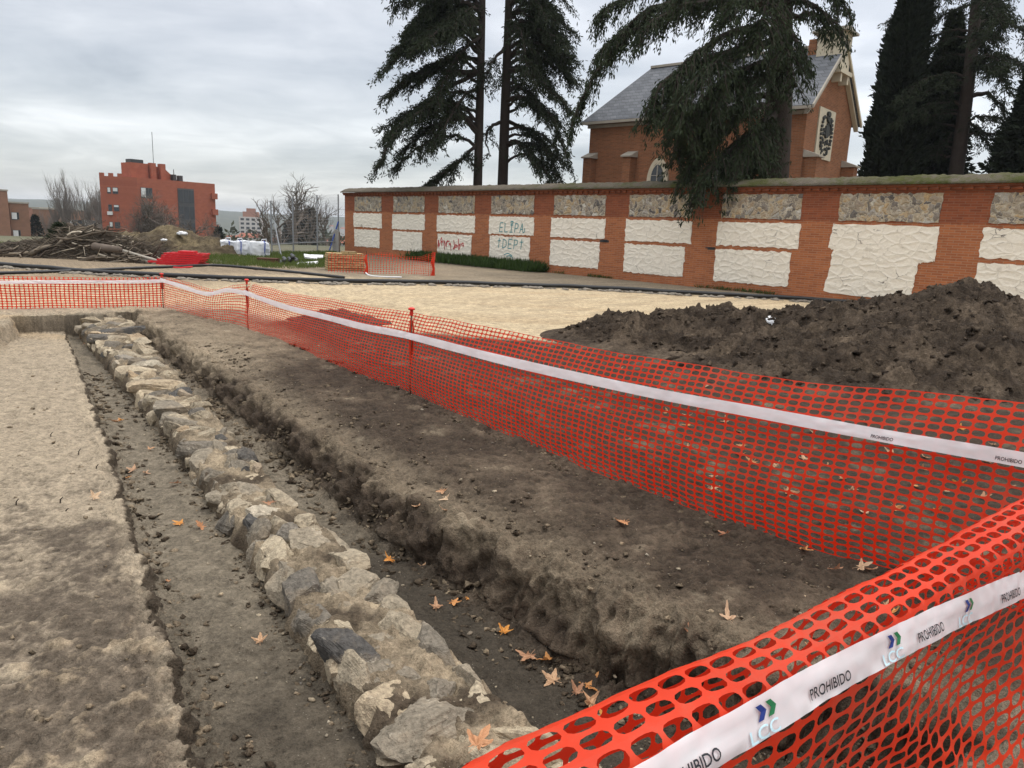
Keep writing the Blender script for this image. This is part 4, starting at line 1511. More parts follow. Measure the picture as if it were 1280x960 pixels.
b = MB()
for x in (0, 1.5, 3.0):
    b.box(x, x + .7, .02, .5, TOP + .002, TOP + .55)
on_wing(b.build('battlement', M['flat_brick'], wl_))
b = MB()
b.box(.2, 3.4, 2.5, 6, TOP, TOP + 2.7)
b.prism([(3.4, TOP + .002), (9.4, TOP + .002), (6.4, TOP + 2.4), (3.4, TOP + 2.4)], 1, 3, 7.5)
b.build('roof_block', M['flat_brick'], wl_)
for x in (3.6, 5.4):
    b = MB()
    b.box(x, x + .95, 1.9, 2.99, TOP + .002, TOP + 2.9)
    b.build('chimney', M['flat_brick'], wl_)
for (x0, x1, y0, y1, z0, z1) in ((.3, 2.6, 2.6, 4.4, 2.703, 3.3), (L0 * .52, L0 * .56, 2, 3, .002, 1.2), (L0 * .60, L0 * .645, 2, 3, .002, 1.1)):
    b = MB()
    b.box(x0, x1, y0, y1, TOP + z0, TOP + z1)
    b.build('cowl', M['dark_metal'], wl_)
for x, h, r_ in ((4.9, 8.5, .05), (L0 * .58, 2.2, .07), (L0 * .42, 2.2, .12)):
    b = MB()
    b.tube([(x, 3.4, TOP), (x, 3.4, TOP + h)], r_, 5)
    b.build('mast', M['dark_metal'], wl_)


def win(x0, x1, z0, z1, y, blind=0.0, parent=None, bars=1, wing=False):
    mb = MB()
    mb.box(x0, x1, y - .06, y - .002, z0, z1)
    w = mb.build('window', M['win_frame'], parent or fl)
    if wing:
        on_wing(w)
    mb = MB()
    n = max(1, bars)
    for i in range(n):
        xa, xb = x0 + (x1 - x0) * i / n + .07, x0 + (x1 - x0) * (i + 1) / n - .07
        mb.box(xa, xb, y - .075, y - .061, z0 + .08, z1 - .08)
    mb.build('pane', M['glass'], w)
    if blind:
        mb = MB()
        mb.box(x0 + .08, x0 + (x1 - x0) * (.45 if bars > 1 else 1) - .08, y - .10, y - .076, z1 - (z1 - z0) * blind, z1 - .08)
        mb.build('blind', M['blind'], w)
    return w


for fl_i in range(4):
    zt = TOP - 1.9 - FLH * fl_i
    if zt < 1:
        break
    win(1.2, 1.8, zt - 1.1, zt, 0, .75 if fl_i != 1 else 0, wing=True)
    win(2.1, 3.0, zt - 1.1, zt, 0, [.6, .35, 0, .3][fl_i], wing=True)
    win(.5, 2.6, zt - 1.6, zt + .25, 0, [.9, 0, .4, 0][fl_i], bars=3)
    b = MB()
    b.box(L0 - .9, L0 + .25, -.45, .015, zt - 1.0, zt + .1)
    b.build('balcony', M['flat_brick'], fl)
gx0, gx1 = L0 * .60 - 1.6, L0 * .60 + 1.6
b = MB()
b.box(gx0, gx1, -.08, .018, 0, TOP - 1.3)
gb = b.build('glazed_bay', M['win_frame'], fl)
for fl_i in range(4):
    zt = TOP - 1.6 - FLH * fl_i
    for i in range(3):
        b = MB()
        w_ = (gx1 - gx0) / 3
        b.box(gx0 + w_ * i + .1, gx0 + w_ * (i + 1) - .1, -.10, -.081, zt - 2.3, zt)
        b.build('pane', M['glass'], gb)
b = MB()
b.box(1.1, 1.9, -.45, -.005, TOP - 1.9 - FLH - 1.8, TOP - 1.9 - FLH - 1.2)
on_wing(b.build('air_conditioner', M['blind'], fl))


def block(label, pxl, dl, pxr, dr, top_py, m_, depth=12, wins=(), name='apartment_block'):
    a, e, L = flats_frame(pxl, dl, pxr, dr)
    gz = float(zsite(a[0], a[1]))
    th_ = thing(name, label, 'building', (a[0], a[1], gz), math.atan2(e[1], e[0]))
    top = at(pxr, top_py, dr)[2] - gz
    mb = MB()
    mb.box(0, L, 0, depth, -1, top)
    mb.build('wall', m_, th_)
    mb = MB()
    mb.box(-.1, L + .1, -.1, depth + .1, top, top + .25)
    mb.build('parapet', M['trim'], th_)
    for (fx, zt, w, h, bl) in wins:
        win(fx * L, fx * L + w, top - zt - h, top - zt, 0, bl, th_)
    return th_


block('tall brown brick block of flats at the left edge', -60, 118, 12, 128, 239, M['brown_brick'], 12, [(.62, 3 + 3 * i, 1.2, 1.3, 0) for i in range(3)])
block('lower brown brick block of flats with white window frames', 12.5, 129, 37, 131, 255, M['brown_brick'], 12, [(.05, 1.5 + 3 * i, .9, 1.3, .9) for i in range(3)] + [(.25, 1.5 + 3 * i, .6, 1.2, 0) for i in range(3)])
block('pinkish brick block behind the brush pile', 50, 175, 84, 182, 262, M['pink_brick'], 14, [(.15 + .2 * j, 2 + 3 * i, 1.2, 1.3, .3) for i in range(3) for j in range(4)])
block('long low brown block behind the bare poplars', 78, 168, 128, 176, 265, M['brown_brick'], 12, [(.08 + .14 * j, 2 + 3 * i, 1.3, 1.3, .8 if (i + j) % 3 == 0 else 0) for i in range(2) for j in range(6)])

# far town: one pale tower, many small houses, then the wooded hills
M['tower_white'] = plain('tower_white', (.50, .46, .43), .8, .2)
M['roof_red'] = plain('red_tiles', (.26, .10, .065), .9, .1)
q = at(299, 279, 560)
tz = float(zsite(q[0], q[1]))
tw_ = thing('tower_block', 'pale apartment tower with stepped reddish top rising from the far town', 'building', (q[0], q[1], tz), .25)
b = MB()
b.box(0, 16, 0, 14, -2, -tz + 3.2)
b.build('wall', M['tower_white'], tw_)
b = MB()
b.box(2.5, 13.5, 1.5, 12, -tz + 3.2, -tz + 7)
b.box(5, 11, 3, 10, -tz + 7, -tz + 9.5)
b.build('roof', M['pink_brick'], tw_)
for i in range(5):
    for j in range(4):
        b = MB()
        b.box(1 + j * 3.9, 3.4 + j * 3.9, -.1, -.01, -tz + .5 - i * 3.1, -tz + 2.1 - i * 3.1)
        b.build('window', M['glass'], tw_)
rh = np.random.RandomState(12)
for i in range(46):
    px = rh.uniform(264, 425) if i < 36 else rh.uniform(20, 128)
    dep = rh.uniform(260, 900) if i < 30 else rh.uniform(900, 1600)
    q = at(px, 280, dep)
    gz = float(zsite(q[0], q[1])) + 22 * ss(dep, 500, 1700)
    wd, dp, hh = rh.uniform(7, 15), rh.uniform(7, 11), rh.uniform(4, 8)
    t_ = thing('distant_house', 'tiny pale house with a tiled roof in the far town', 'house', (q[0], q[1], gz), rh.uniform(-.5, .5), 'houses of the far town')
    b = MB()
    b.box(0, wd, 0, dp, -8, hh)
    b.build('wall', [M['tower_white'], M['tower_white'], M['pink_brick']][i % 3], t_)
    b = MB()
    b.prism([(-.4, hh + .01), (dp + .4, hh + .01), (dp / 2, hh + 2.2)], 0, -.4, wd + .4)
    b.build('roof', M['roof_red'] if i % 4 else M['tower_white'], t_)


def _hill(tt, b, obj, o):
    n = tt.noise(obj, .012, 6, .7)
    n2 = tt.noise(obj, .08, 4, .7)
    kk = tt.math('MULTIPLY', tt.math('SUBTRACT', tt.math('ADD', tt.math('MULTIPLY', n, .6), tt.math('MULTIPLY', n2, .4)), .35), 3.0, clamp=True)
    setc(tt, b, tt.mix(kk, (.028, .036, .024), (.10, .10, .065)))


M['hill'] = mat('wooded_hill', _hill, .95, .05)
na, nr = 420, 40
aa = np.linspace(math.radians(-62), math.radians(62), na)
rr_ = np.linspace(900, 4300, nr)
A_, R_ = np.meshgrid(aa, rr_, indexing='ij')
hx, hy = np.sin(A_) * R_, np.cos(A_) * R_
crest_ = 17 + 13 * np.cos((A_ + .62) * 3.2) + 7 * n1d(A_, 6, 3)[...] + 2.5 * n1d(A_, 22, 4)
hz = -31 + (crest_ + 31) * ss(R_, 1000, 2900) + 3.0 * fbm(np.stack([hx, hy, 0 * hx], -1), .006, 3, 7) * ss(R_, 1200, 2400)
hz += 3.0 * np.abs(pn(np.stack([hx, hy, 0 * hx], -1), .05, 9)) * ss(R_, 1500, 2500)
tag(mesh('hills', np.stack([hx, hy, hz], -1).reshape(-1, 3), grid_faces(na, nr), M['hill'], None, True), kind='structure')
# a belt of town trees that reads as one mass below the hills
sp = Sprays(9)
r = sp.r
n = 16000
a_ = np.radians(r.uniform(-44, -10, n))
cl_ = np.digitize(a_, np.linspace(a_.min(), a_.max(), 150))
rc = r.uniform(150, 620, 152)[cl_]
ac_ = np.linspace(math.radians(-44), math.radians(-10), 152)[cl_]
hc = r.uniform(4, 9, 152)[cl_]
cx0, cy0 = np.sin(ac_) * rc, np.cos(ac_) * rc
d = r.normal(size=(n, 3))
d /= np.linalg.norm(d, axis=1)[:, None]
rad = hc * .55 * r.rand(n) ** .4
p = np.stack([cx0, cy0, zsite(cx0, cy0) + hc * .55], -1) + d * rad[:, None] * np.array([1.25, 1.25, .9])
sp.put(p, d + r.normal(0, .5, (n, 3)), hc * .22 * r.uniform(.6, 1.3, n), hc * .12 * r.uniform(.6, 1.2, n))
tag(sp.build('far_tree_belt', M['hill'], None), 'mass of dull trees and scrub between the far houses', 'woodland', kind='stuff')

# ------------------------------------------------------------------ middle distance: heaps, piles, bags, hose
def heap(name, label, cat, cx_, cy_, lobes, ext, res, col, seed, rough=1.0, ang=0.0, base=-.12, cols2=None):
    """mound of earth: sum of lobes (dx, dy, h, sx, sy), with clods"""
    nx2, ny2 = int(ext[0] * 2 / res), int(ext[1] * 2 / res)
    gx, gy = np.meshgrid(np.linspace(-ext[0], ext[0], nx2), np.linspace(-ext[1], ext[1], ny2), indexing='ij')
    h = np.zeros_like(gx)
    for dx, dy, hh, sx_, sy_ in lobes:
        q_ = np.sqrt(((gx - dx) / sx_) ** 2 + ((gy - dy) / sy_) ** 2)
        h = np.maximum(h, 0) + 0
        hl = hh * (1 - ss(q_, 0, 2.0)) ** 1.05
        h = np.log(np.exp(h * 5) + np.exp(hl * 5) - 1) / 5
    wx, wy = gx + cx_, gy + cy_
    bz = zsite(wx, wy)
    p = np.stack([wx, wy, h], -1)
    act = ss(h, .0, .18)
    h2 = h + act * rough * (.16 * fbm(p, 1.3, 2, seed) + .11 * np.maximum(-.2, fbm(p, 3.6, 2, seed + 1)) + .055 * (1 - 2.2 * np.abs(pn(p, 7.5, seed + 2))) + .040 * (1 - 2 * np.abs(pn(p, 15, seed + 3))) + .030 * fbm(p, 30, 2, seed + 4, .6))
    z = bz + np.where(h < .02, base * (1 - h / .02), 0) + h2
    V = np.stack([gx, gy, z], -1)
    V[..., :2] += (act * rough * .05)[..., None] * np.stack([pn(p, 6, seed + 6), pn(p, 6, seed + 7)], -1)
    V = V.reshape(-1, 3)
    V[:, 2] -= 0
    o = mesh(name, V, grid_faces(nx2, ny2), M['heap'], None, True, loc=(cx_, cy_, 0))
    k_ = np.clip(.45 + .8 * fbm(p, 1.6, 4, seed + 8), 0, 1)
    c2 = cols2 or tuple(np.array(col) * 1.9)
    cc_ = mix3(np.zeros(p.shape) + np.array(col), c2, k_ ** 1.5)
    cc_ = cc_ * (1 + np.clip(.45 * fbm(p, 14, 3, seed + 12), -.5, .7))[..., None]
    if rough >= 1:
        rq = np.random.RandomState(seed)
        idx = rq.choice(np.flatnonzero((h > .06).ravel()), 3600)
        cs_ = (.006 + .045 * rq.rand(len(idx)) ** 3.5)
        Vc = (ICO12[None] + rq.normal(0, .40, (len(idx), 12, 3))) * cs_[:, None, None] * np.array([1.2, 1, .8]) + (V[idx] + [cx_, cy_, 0])[:, None]
        oc = mesh('soil_clods', Vc.reshape(-1, 3), (np.arange(len(idx))[:, None, None] * 12 + icf[None]).reshape(-1, 3), M['heap'])
        attr(oc, 'soil', np.repeat(mix3(np.zeros((len(idx), 3)) + np.array(col), c2, rq.rand(len(idx)) ** 1.3), 12, 0), 'FLOAT_COLOR')
        tag(oc, 'clods of dark earth lying loose all over the big heap', 'soil', kind='stuff')
    attr(o, 'soil', cc_.reshape(-1, 3), 'FLOAT_COLOR')
    tag(o, label, cat)
    return o


heap('soil_heap', 'big heap of dark crumbly earth outside the orange net on the right', 'soil heap', 5.2, 11.2,
     [(1.5, -.2, 1.08, 1.5, 1.5), (.3, .1, .70, 1.5, 1.3), (-1.3, .6, .52, 1.3, 1.0), (-2.9, 1.0, .34, 1.1, .9), (.6, -1.4, .5, 2.4, 1.2), (3.1, -1.3, .40, 1.2, 1.2)], (6.0, 4.4), .026, (.038, .028, .020), 400, 1.0, cols2=(.100, .075, .052))
heap('soil_heap', 'small dark mound just behind the net beside its second post', 'soil heap', -3.1, 12.9, [(0, 0, .15, .6, .4)], (1.9, 1.3), .04, (.045, .035, .026), 420, .6)
heap('soil_heap', 'grassy brown spoil heap between the brush pile and the white bulk bags', 'soil heap', -14.0, 30.5,
     [(-.2, 0, 1.02, 1.25, 1.0), (1.5, .2, .72, .85, .8), (-2.2, 0, .75, 1.2, .9)], (5.2, 2.6), .06, (.08, .062, .04), 440, .8, cols2=(.165, .13, .075))


def crumple(name, label, cat, loc, size, m_, seed, flat=.4, group=None):
    p_, f_ = bmv[3]
    r = np.random.RandomState(seed)
    q_ = p_ * np.array([1, .7, flat]) * (1 + .55 * pn(p_, 2.3, seed) + .35 * (1 - 2 * np.abs(pn(p_, 4.5, seed + 1))))[:, None] * size
    o = mesh(name, q_, f_, m_, None, False, loc=loc)
    return tag(o, label, cat, group)


q = gp(962, 402, .42)
q = at(962, 403, 11.3)
crumple('plastic_scrap', 'crumpled white plastic scrap caught on the dark soil heap', 'litter', q, .085, M['white_paint'], 3, .8)
for i, (px, py, dep, lab) in enumerate(((205, 300, 29.2, 'white scrap low on the brown spoil heap'), (228, 292, 29.8, 'white sheet of scrap on top of the brown spoil heap'))):
    crumple('plastic_scrap', lab, 'litter', at(px, py, dep), .10 + .07 * i, M['white_paint'], 11 + i, .4)

# black hose along the path, with a ragged kerb of rubble
pp = np.array([gp(x, y, .16) for x, y in ((-90, 328), (0, 333), (100, 340), (205, 345.5), (320, 350), (430, 353.5), (540, 356), (640, 359), (750, 363), (860, 369), (1000, 376), (1120, 385), (1260, 400))])
pp = catmull(pp, 160)
pp[:, 2] = zsite(pp[:, 0], pp[:, 1]) + .07 + .015 * n1d(pp[:, 0], 1.1, 5)
mb = MB()
mb.tube(pp, .058, 8)
tag(mb.build('black_hose', M['black_pipe'], None, True), 'long thick black hose lying along the path below the brick wall', 'hose')
p2 = np.array([gp(x, y, .16) for x, y in ((-60, 341), (60, 340), (150, 338), (215, 336), (270, 334), (330, 339), (400, 346), (430, 349))])
p2 = catmull(p2, 70)
p2[:, 2] = zsite(p2[:, 0], p2[:, 1]) + .04
mb = MB()
mb.tube(p2, .042, 7)
tag(mb.build('black_hose', M['black_pipe'], None, True), 'thinner black hose looping behind the long one, near the red panels', 'hose')
kv, kf, kt, nb = [], [], [], 0
rk = np.random.RandomState(77)
for i in range(420):
    f = rk.rand()
    j = int(f * 158)
    x, y = pp[j][0] + rk.normal(0, .05), pp[j][1] - .22 - abs(rk.normal(0, .09))
    s_ = rk.uniform(.02, .085)
    q_ = bmv[3][0] * (1 + .5 * pn(bmv[3][0] + i, 1.6))[:, None] * np.array([1.5, 1, .6]) * s_
    kv.append(q_ + [x, y, zsite(x, y) + s_ * .2])
    kf.append(bmv[3][1] + nb)
    nb += len(q_)
o = mesh('kerb_rubble', np.concatenate(kv), np.concatenate(kf), M['pale_rubble'], None, True)
tag(o, 'pale crumbled rubble strewn along the near side of the black hose', 'rubble', kind='stuff')

# the pile of cut branches
rb = np.random.RandomState(21)
topx = np.array([-60, 0, 40, 70, 80, 95, 110, 130, 150, 180, 215])
topy = np.array([322, 317, 308, 299, 288, 284, 287, 290, 297, 306, 325])
Gb = 'cut branches of the brush pile'


def pile_pt(px, f, dep):
    ty = np.interp(px, topx, topy)
    by = 331.0
    return at(px, ty + (by - ty) * f, dep)


for i in range(190):
    px = rb.uniform(-50, 210)
    f = rb.uniform(.03, 1.0)
    dep = 24.6 - 1.0 * f + rb.uniform(-.3, .9)
    c = pile_pt(px, f, dep)
    sl = np.interp(px, [-50, 60, 130, 210], [.22, .34, .1, -.28]) + rb.normal(0, .18)
    d = np.array([1, rb.normal(0, .45), sl])
    d /= np.linalg.norm(d)
    big = rb.rand() < .14
    L = rb.uniform(.5, 1.9) * (1.15 if big else 1)
    rr = rb.uniform(.05, .095) if big else rb.uniform(.014, .042)
    mpts = 6
    tt_ = np.linspace(-.5, .5, mpts)
    P_ = d * (L * tt_)[:, None] + rb.normal(0, .035 * L, (mpts, 3)) * np.array([.3, 1, 1])
    mb = MB()
    mb.tube(P_, np.linspace(rr, rr * .6, mpts), 6)
    if not big:
        for _ in range(rb.randint(0, 3)):
            k_ = rb.randint(1, mpts - 1)
            e_ = d * rb.uniform(.2, .7) + rb.normal(0, .35, 3)
            mb.tube([P_[k_], P_[k_] + e_ * .35, P_[k_] + e_ * .6 + [0, 0, .05]], [rr * .6, rr * .45, rr * .2], 4)
    o = mb.build('cut_branch', M['branch'], None, True)
    o.location = (c[0], c[1], max(c[2], float(zsite(c[0], c[1])) + rr))
    tag(o, 'bare cut branch lying tangled in the brush pile', 'branch', Gb)
    if big:
        o['label'] = 'thick cut log lying in the brush pile'
        o['group'] = 'thick logs of the brush pile'
sp = Sprays(61)
r = sp.r
n = 9000
px_ = r.uniform(-40, 205, n)
f_ = r.uniform(.03, 1, n)
pts = np.array([pile_pt(a_, b_, 24.9 - .8 * b_) for a_, b_ in zip(px_, f_)]) + r.normal(0, .12, (n, 3))
pts[:, 2] = np.maximum(pts[:, 2], .15)
dd_ = np.stack([r.choice([-1, 1], n) * 1.0, r.normal(0, .5, n), r.normal(.2, .4, n)], -1)
sp.put(pts, dd_, r.uniform(.15, .6, n), r.uniform(.012, .03, n))
tag(sp.build('brush_twigs', M['branch'], None), 'mass of thin grey twigs and slash filling the brush pile', 'twigs', kind='stuff')
heap('brush_core', 'dark leaf litter and earth packed inside the brush pile', 'brush pile', -14.3, 25.4, [(.1, 0, .85, 1.3, .6), (-2.2, 0, .5, 1.4, .6), (1.6, -.1, .45, .9, .5)], (5.2, 1.8), .07, (.03, .025, .019), 460, .8, cols2=(.06, .05, .038))
cq = at(76, 303, 25.2)
rt = thing('conifer_brush', 'green cut conifer top sticking up out of the brush pile', 'branch', (cq[0], cq[1], cq[2] - .5))
sp = Sprays(62)
n = 5000
f_ = sp.r.rand(n)
a_ = sp.r.uniform(0, 2 * PI, n)
rad = .62 * (1 - f_) ** .7 * sp.r.rand(n) ** .5
sp.put(np.stack([np.cos(a_) * rad, np.sin(a_) * rad, f_ * 1.1], -1), np.stack([np.cos(a_), np.sin(a_), np.full(n, .25)], -1) + sp.r.normal(0, .4, (n, 3)), sp.r.uniform(.08, .22, n), sp.r.uniform(.02, .05, n))
sp.build('foliage', M['cedar_light'], rt)
mb = MB()
mb.tube([(0, 0, -.2), (0, 0, .5), (.02, 0, 1.1)], [.05, .035, .01], 6)
mb.build('stem', M['bark'], rt)
for (x0, y0, x1, y1, rr, lab) in ((152, 313, 205, 328, .055, 'long pale stripped pole leaning off the right end of the brush pile'),
                                  (168, 322, 196, 329, .05, 'short pale pole lying below the long one at the foot of the pile'),
                                  (118, 308, 150, 312, .13, 'fat greenish log in the right half of the brush pile')):
    a_, c_ = at(x0, y0, 23.9), at(x1, y1, 23.4)
    mb = MB()
    mb.tube([(0, 0, 0), (c_ - a_) * .5 + [0, 0, -.01], c_ - a_], [rr, rr * .9, rr * .75], 8)
    o = mb.build('pole' if rr < .1 else 'log', M['trim'] if rr < .1 else M['bare_bark'], None, True, a_)
    tag(o, lab, 'pole' if rr < .1 else 'log')

# flat red barrier panels lying in a stack
q = gp(226, 332, .17)
for i in range(6):
    w, d_ = 1.22 - .03 * i, .85
    b = MB()
    z0 = i * .066
    sh = [0, -.25, -.10, .02, .05, .12][i]
    x0, x1 = -.62 + sh - (.12 if i < 2 else 0), .62 + .4 * sh
    for (ya, yb_) in ((0, .06), (d_ - .06, d_)):
        b.box(x0, x1, ya, yb_, z0, z0 + .055)
    for k_ in range(7):
        xa = x0 + (x1 - x0 - .06) * k_ / 6
        b.box(xa, xa + .06, .061, d_ - .061, z0 + .006, z0 + .049)
    b.box(x0 + .061, x1 - .061, .40, .46, z0 + .051, z0 + .058)
    if i == 5:
        b.box(-.1, .35, .1, .6, z0 + .06, z0 + .12)
    o = b.build('plastic_barrier', M['red_plastic'], None, False, (q[0], q[1], q[2]))
    o.rotation_euler = (0, 0, .12)
    lab = ['lowest red plastic barrier panel of the flat stack, sticking out on the left', 'red barrier panel second from the bottom of the stack, pushed furthest left', 'red barrier panel third from the bottom of the stack',
           'red barrier panel third from the top of the stack', 'red barrier panel just under the topmost one', 'topmost red barrier panel with a lump of red plastic on it'][i]
    tag(o, lab, 'barrier', 'red barrier panels in a stack')
mb = MB()
mb.tube([gp(198, 333, .2), gp(226, 335, .2), gp(240, 333.5, .2)], [.03, .035, .03], 6)
o = mb.build('red_strip', M['red_plastic'], None)
tag(o, 'loose red plastic strip lying in front of the stacked red panels', 'strip')

# white bulk bags
for i, (xa, xb, sx_) in enumerate(((277, 296, .5), (296.5, 315, .25), (315.5, 337, .72))):
    a_, c_ = at(xa, 323, 30.2), at(xb, 323, 30.6)
    wv = (c_ - a_)[:2]
    wd = float(np.linalg.norm(wv))
    rt = thing('bulk_bag', ['white woven bulk bag at the left end of the row by the grass', 'middle white woven bulk bag of the row by the grass', 'white woven bulk bag at the right end of the row by the grass'][i], 'bag',
               (a_[0], a_[1], .10), math.atan2(wv[1], wv[0]), 'white bulk bags on the grass')
    n = 26
    gx, gz = np.meshgrid(np.linspace(0, 1, n), np.linspace(0, 1, n), indexing='ij')
    bm = bmesh.new()
    bmesh.ops.create_cube(bm, size=1)
    bmesh.ops.subdivide_edges(bm, edges=bm.edges[:], cuts=14, use_grid_fill=True)
    V = np.array([v.co[:] for v in bm.verts])
    F = [[v.index for v in f.verts] for f in bm.faces]
    bm.free()
    bul = 1 + .10 * np.cos(V[:, 2] * PI)
    V = V * np.stack([bul * .97, bul, 1 - .10 * (np.abs(V[:, 0]) * 2) ** 3], -1)
    V = (V + [.5, .5, .5]) * [wd, .62, .70]
    V += (.045 * fbm(V + i * 3, 2.6, 2, 500)[:, None] + .03 * (1 - 2 * np.abs(pn(V * np.array([1, 1, 2.2]) + i * 5, 4.5, 501)))[:, None]) * np.array([.4, 1, .8])
    mesh('sack', V, F, M['bag'], rt, True)
    mb = MB()
    x_ = wd * sx_
    mb.tube([(x_, -.06, .05), (x_ - .02, -.09, .35), (x_ + .01, -.05, .66), (x_ + .04, .2, .74)], .022, 5)
    mb.build('strap', M['blue'], rt)
    mb = MB()
    mb.tube([(x_ - .12, .1, .66), (x_ - .08, .08, .80), (x_ + .1, .1, .82), (x_ + .14, .12, .66)], .02, 5)
    mb.build('loop', M['bag'], rt)

# tall net fence running out from the end of the wall
nf = thing('net_fence', 'tall wire net fence on slim steel poles running out from the wall end', 'fence', (*at(367, 300, 35)[:2], .1))
nl = np.array(nf.location)
poles = [(340, 251, 320, 33.5), (367, 247, 319, 35.2), (397, 244, 318, 37.0), (423.2, 243, 314, 38.9)]
tops, feet = [], []
for px, ty, by, dep in poles:
    f_, t_ = at(px, by, dep), at(px, ty, dep)
    f_[2] = zsite(f_[0], f_[1]) - .1
    t_[0], t_[1] = f_[0], f_[1]
    tops.append(t_)
    feet.append(f_)
    mb = MB()
    mb.tube([f_ - nl, t_ - nl], .035, 7)
    mb.build('pole', M['galv'], nf)
mb = MB()
for i in range(3):
    for k_ in np.arange(0, 1.001, .05):
        A, Bq = feet[i] * (1 - k_) + tops[i] * k_, feet[i + 1] * (1 - k_) + tops[i + 1] * k_
        mb.tube([A - nl, (A + Bq) / 2 - nl - [0, 0, .02], Bq - nl], .0035, 3, cap=False)
    for k_ in np.arange(.05, 1, .05):
        A, Bq = feet[i] * (1 - k_) + feet[i + 1] * k_, tops[i] * (1 - k_) + tops[i + 1] * k_
        mb.tube([A - nl, Bq - nl], .0035, 3, cap=False)
mb.build('wire_net', M['galv'], nf)
for k_ in (.06, .22):
    mb = MB()
    mb.tube([feet[i] * (1 - k_) + tops[i] * k_ - nl for i in range(4)], .03, 6)
    mb.build('rail', M['galv'], nf)
mb = MB()
mb.tube([at(343, 277, 33.4) - nl, at(352, 322, 32.4) - nl], .032, 6)
mb.build('brace', M['galv'], nf)
q = at(420.5, 316, 38.7)
b = MB()
b.box(-.16, .16, -.16, .16, -.3, 1.05)
b.prism([(-.16, 1.052), (.16, 1.052), (0, 1.2)], 1, -.15, .15)
tag(b.build('concrete_post', M['concrete'], None, False, (q[0], q[1], float(zsite(q[0], q[1])))), 'stubby pale concrete post at the near end of the brick wall', 'post')
mb = MB()
a_, c_ = at(411, 316, 38.2), at(423, 277, 38.8)
mb.tube([a_ - a_, c_ - a_], .035, 6)
tag(mb.build('brace_rod', M['blue'], None, False, a_), 'dark blue rod slanting up against the end of the brick wall', 'rod')

# scrap by the grass: bundle of dark tubes, white boards, a rusty box
q = gp(365, 332, .12)
for i in range(9):
    mb = MB()
    dx, dz = [(-.45, 0), (-.25, 0), (-.05, 0), (.15, 0), (.35, 0), (-.3, .12), (-.1, .12), (.12, .12), (0, .24)][i]
    P_ = [(dx - .28, .9, dz + .1), (dx, .2, dz + .08), (dx + .12, -.35, dz + .06)]
    mb.tube(catmull(P_, 9), .062, 8)
    tag(mb.build('dark_tube', M['dark_metal'] if i % 2 else M['black_pipe'], None, True, (q[0], q[1], .12)), 'dark ribbed tube in the bundle lying on the grass by the net fence', 'tube', 'bundle of dark tubes')
for i, (px, py, w, lab) in enumerate(((383, 331, .75, 'white board lying beside the bundle of dark tubes'), (396, 324, .5, 'small white board on the grass beyond the dark tubes'), (388, 327, .45, 'bent white sheet propped on the dark tubes'))):
    q = gp(px, py, .2)
    b = MB()
    b.box(-w / 2, w / 2, -.2, .2, -.03, .03)
    o = b.build('board', M['white_paint'], None, False, (q[0], q[1], .22 + .08 * i))
    o.rotation_euler = (.25, .12 * (i - 1), .2 * i)
    tag(o, lab, 'board')
q = gp(333, 330, .15)
b = MB()
b.box(-.33, .33, 0, .4, 0, .2)
b.box(-.35, .35, -.02, .42, .2, .235)
tag(b.build('rusty_box', M['rust'], None, False, (q[0], q[1], .12)), 'low rusty brown box on the grass in front of the white bulk bags', 'box')


# grass
def blades(name, label, pts, h, seed, m_):
    r = np.random.RandomState(seed)
    n = len(pts)
    d = np.stack([r.normal(0, .45, n), r.normal(0, .45, n), np.ones(n)], -1)
    sp = Sprays(seed)
    sp.put(pts, d, h * r.uniform(.5, 1.3, n), np.full(n, h * .11) * r.uniform(.6, 1.4, n))
    return tag(sp.build(name, M[m_], None), label, 'grass', kind='stuff')


def scatter(poly_px, n, seed, z=.15):
    r = np.random.RandomState(seed)
    P_ = np.array([gp(x, y, z)[:2] for x, y in poly_px])
    lo, hi = P_.min(0), P_.max(0)
    out = []
    while len(out) < n:
        c = r.uniform(lo, hi, (n, 2))
        ins = np.zeros(len(c), bool)
        j = len(P_) - 1
        for i in range(len(P_)):
            xi, yi, xj, yj = *P_[i], *P_[j]
            cond = ((yi > c[:, 1]) != (yj > c[:, 1])) & (c[:, 0] < (xj - xi) * (c[:, 1] - yi) / (yj - yi + 1e-12) + xi)
            ins ^= cond
            j = i
        keep = c[ins & (pn(np.stack([c[:, 0], c[:, 1], 0 * c[:, 0]], -1), 1.1, seed) > -.25)]
        out += list(keep)
    out = np.array(out[:n])
    return np.stack([out[:, 0], out[:, 1], zsite(out[:, 0], out[:, 1])], -1)


blades('grass_strip', 'strip of short bright grass between the bulk bags and the path', scatter([(246, 331), (262, 322), (340, 317), (424, 317), (412, 336), (360, 338), (300, 335)], 15000, 5), .17, 5, 'grass')
wpts = []
rw = np.random.RandomState(6)
for i in range(7500):
    f = rw.rand()
    x_ = (1.62 + 2.35 * f) * BAY
    y_ = -abs(rw.normal(0, .38)) - .05
    w = BP0[:2] + BE * x_ + BN * y_
    wpts.append((w[0], w[1], float(zsite(w[0], w[1]))))
blades('weeds', 'dark green weeds growing along the foot of the brick wall', np.array(wpts), .42, 6, 'weeds')
blades('grass_strip', 'green verge beyond the brush pile at the left edge', scatter([(-60, 322), (-60, 312), (20, 309), (26, 318)], 2500, 8), .25, 8, 'grass')
wp2 = []
for i in range(2600):
    x_ = rw.uniform(4.1, 8.6) * BAY
    y_ = -abs(rw.normal(0, .12)) - .03
    w = BP0[:2] + BE * x_ + BN * y_
    if pn(np.array([[w[0], w[1], 0]]), .9, 4)[0] > .15:
        wp2.append((w[0], w[1], float(zsite(w[0], w[1]))))
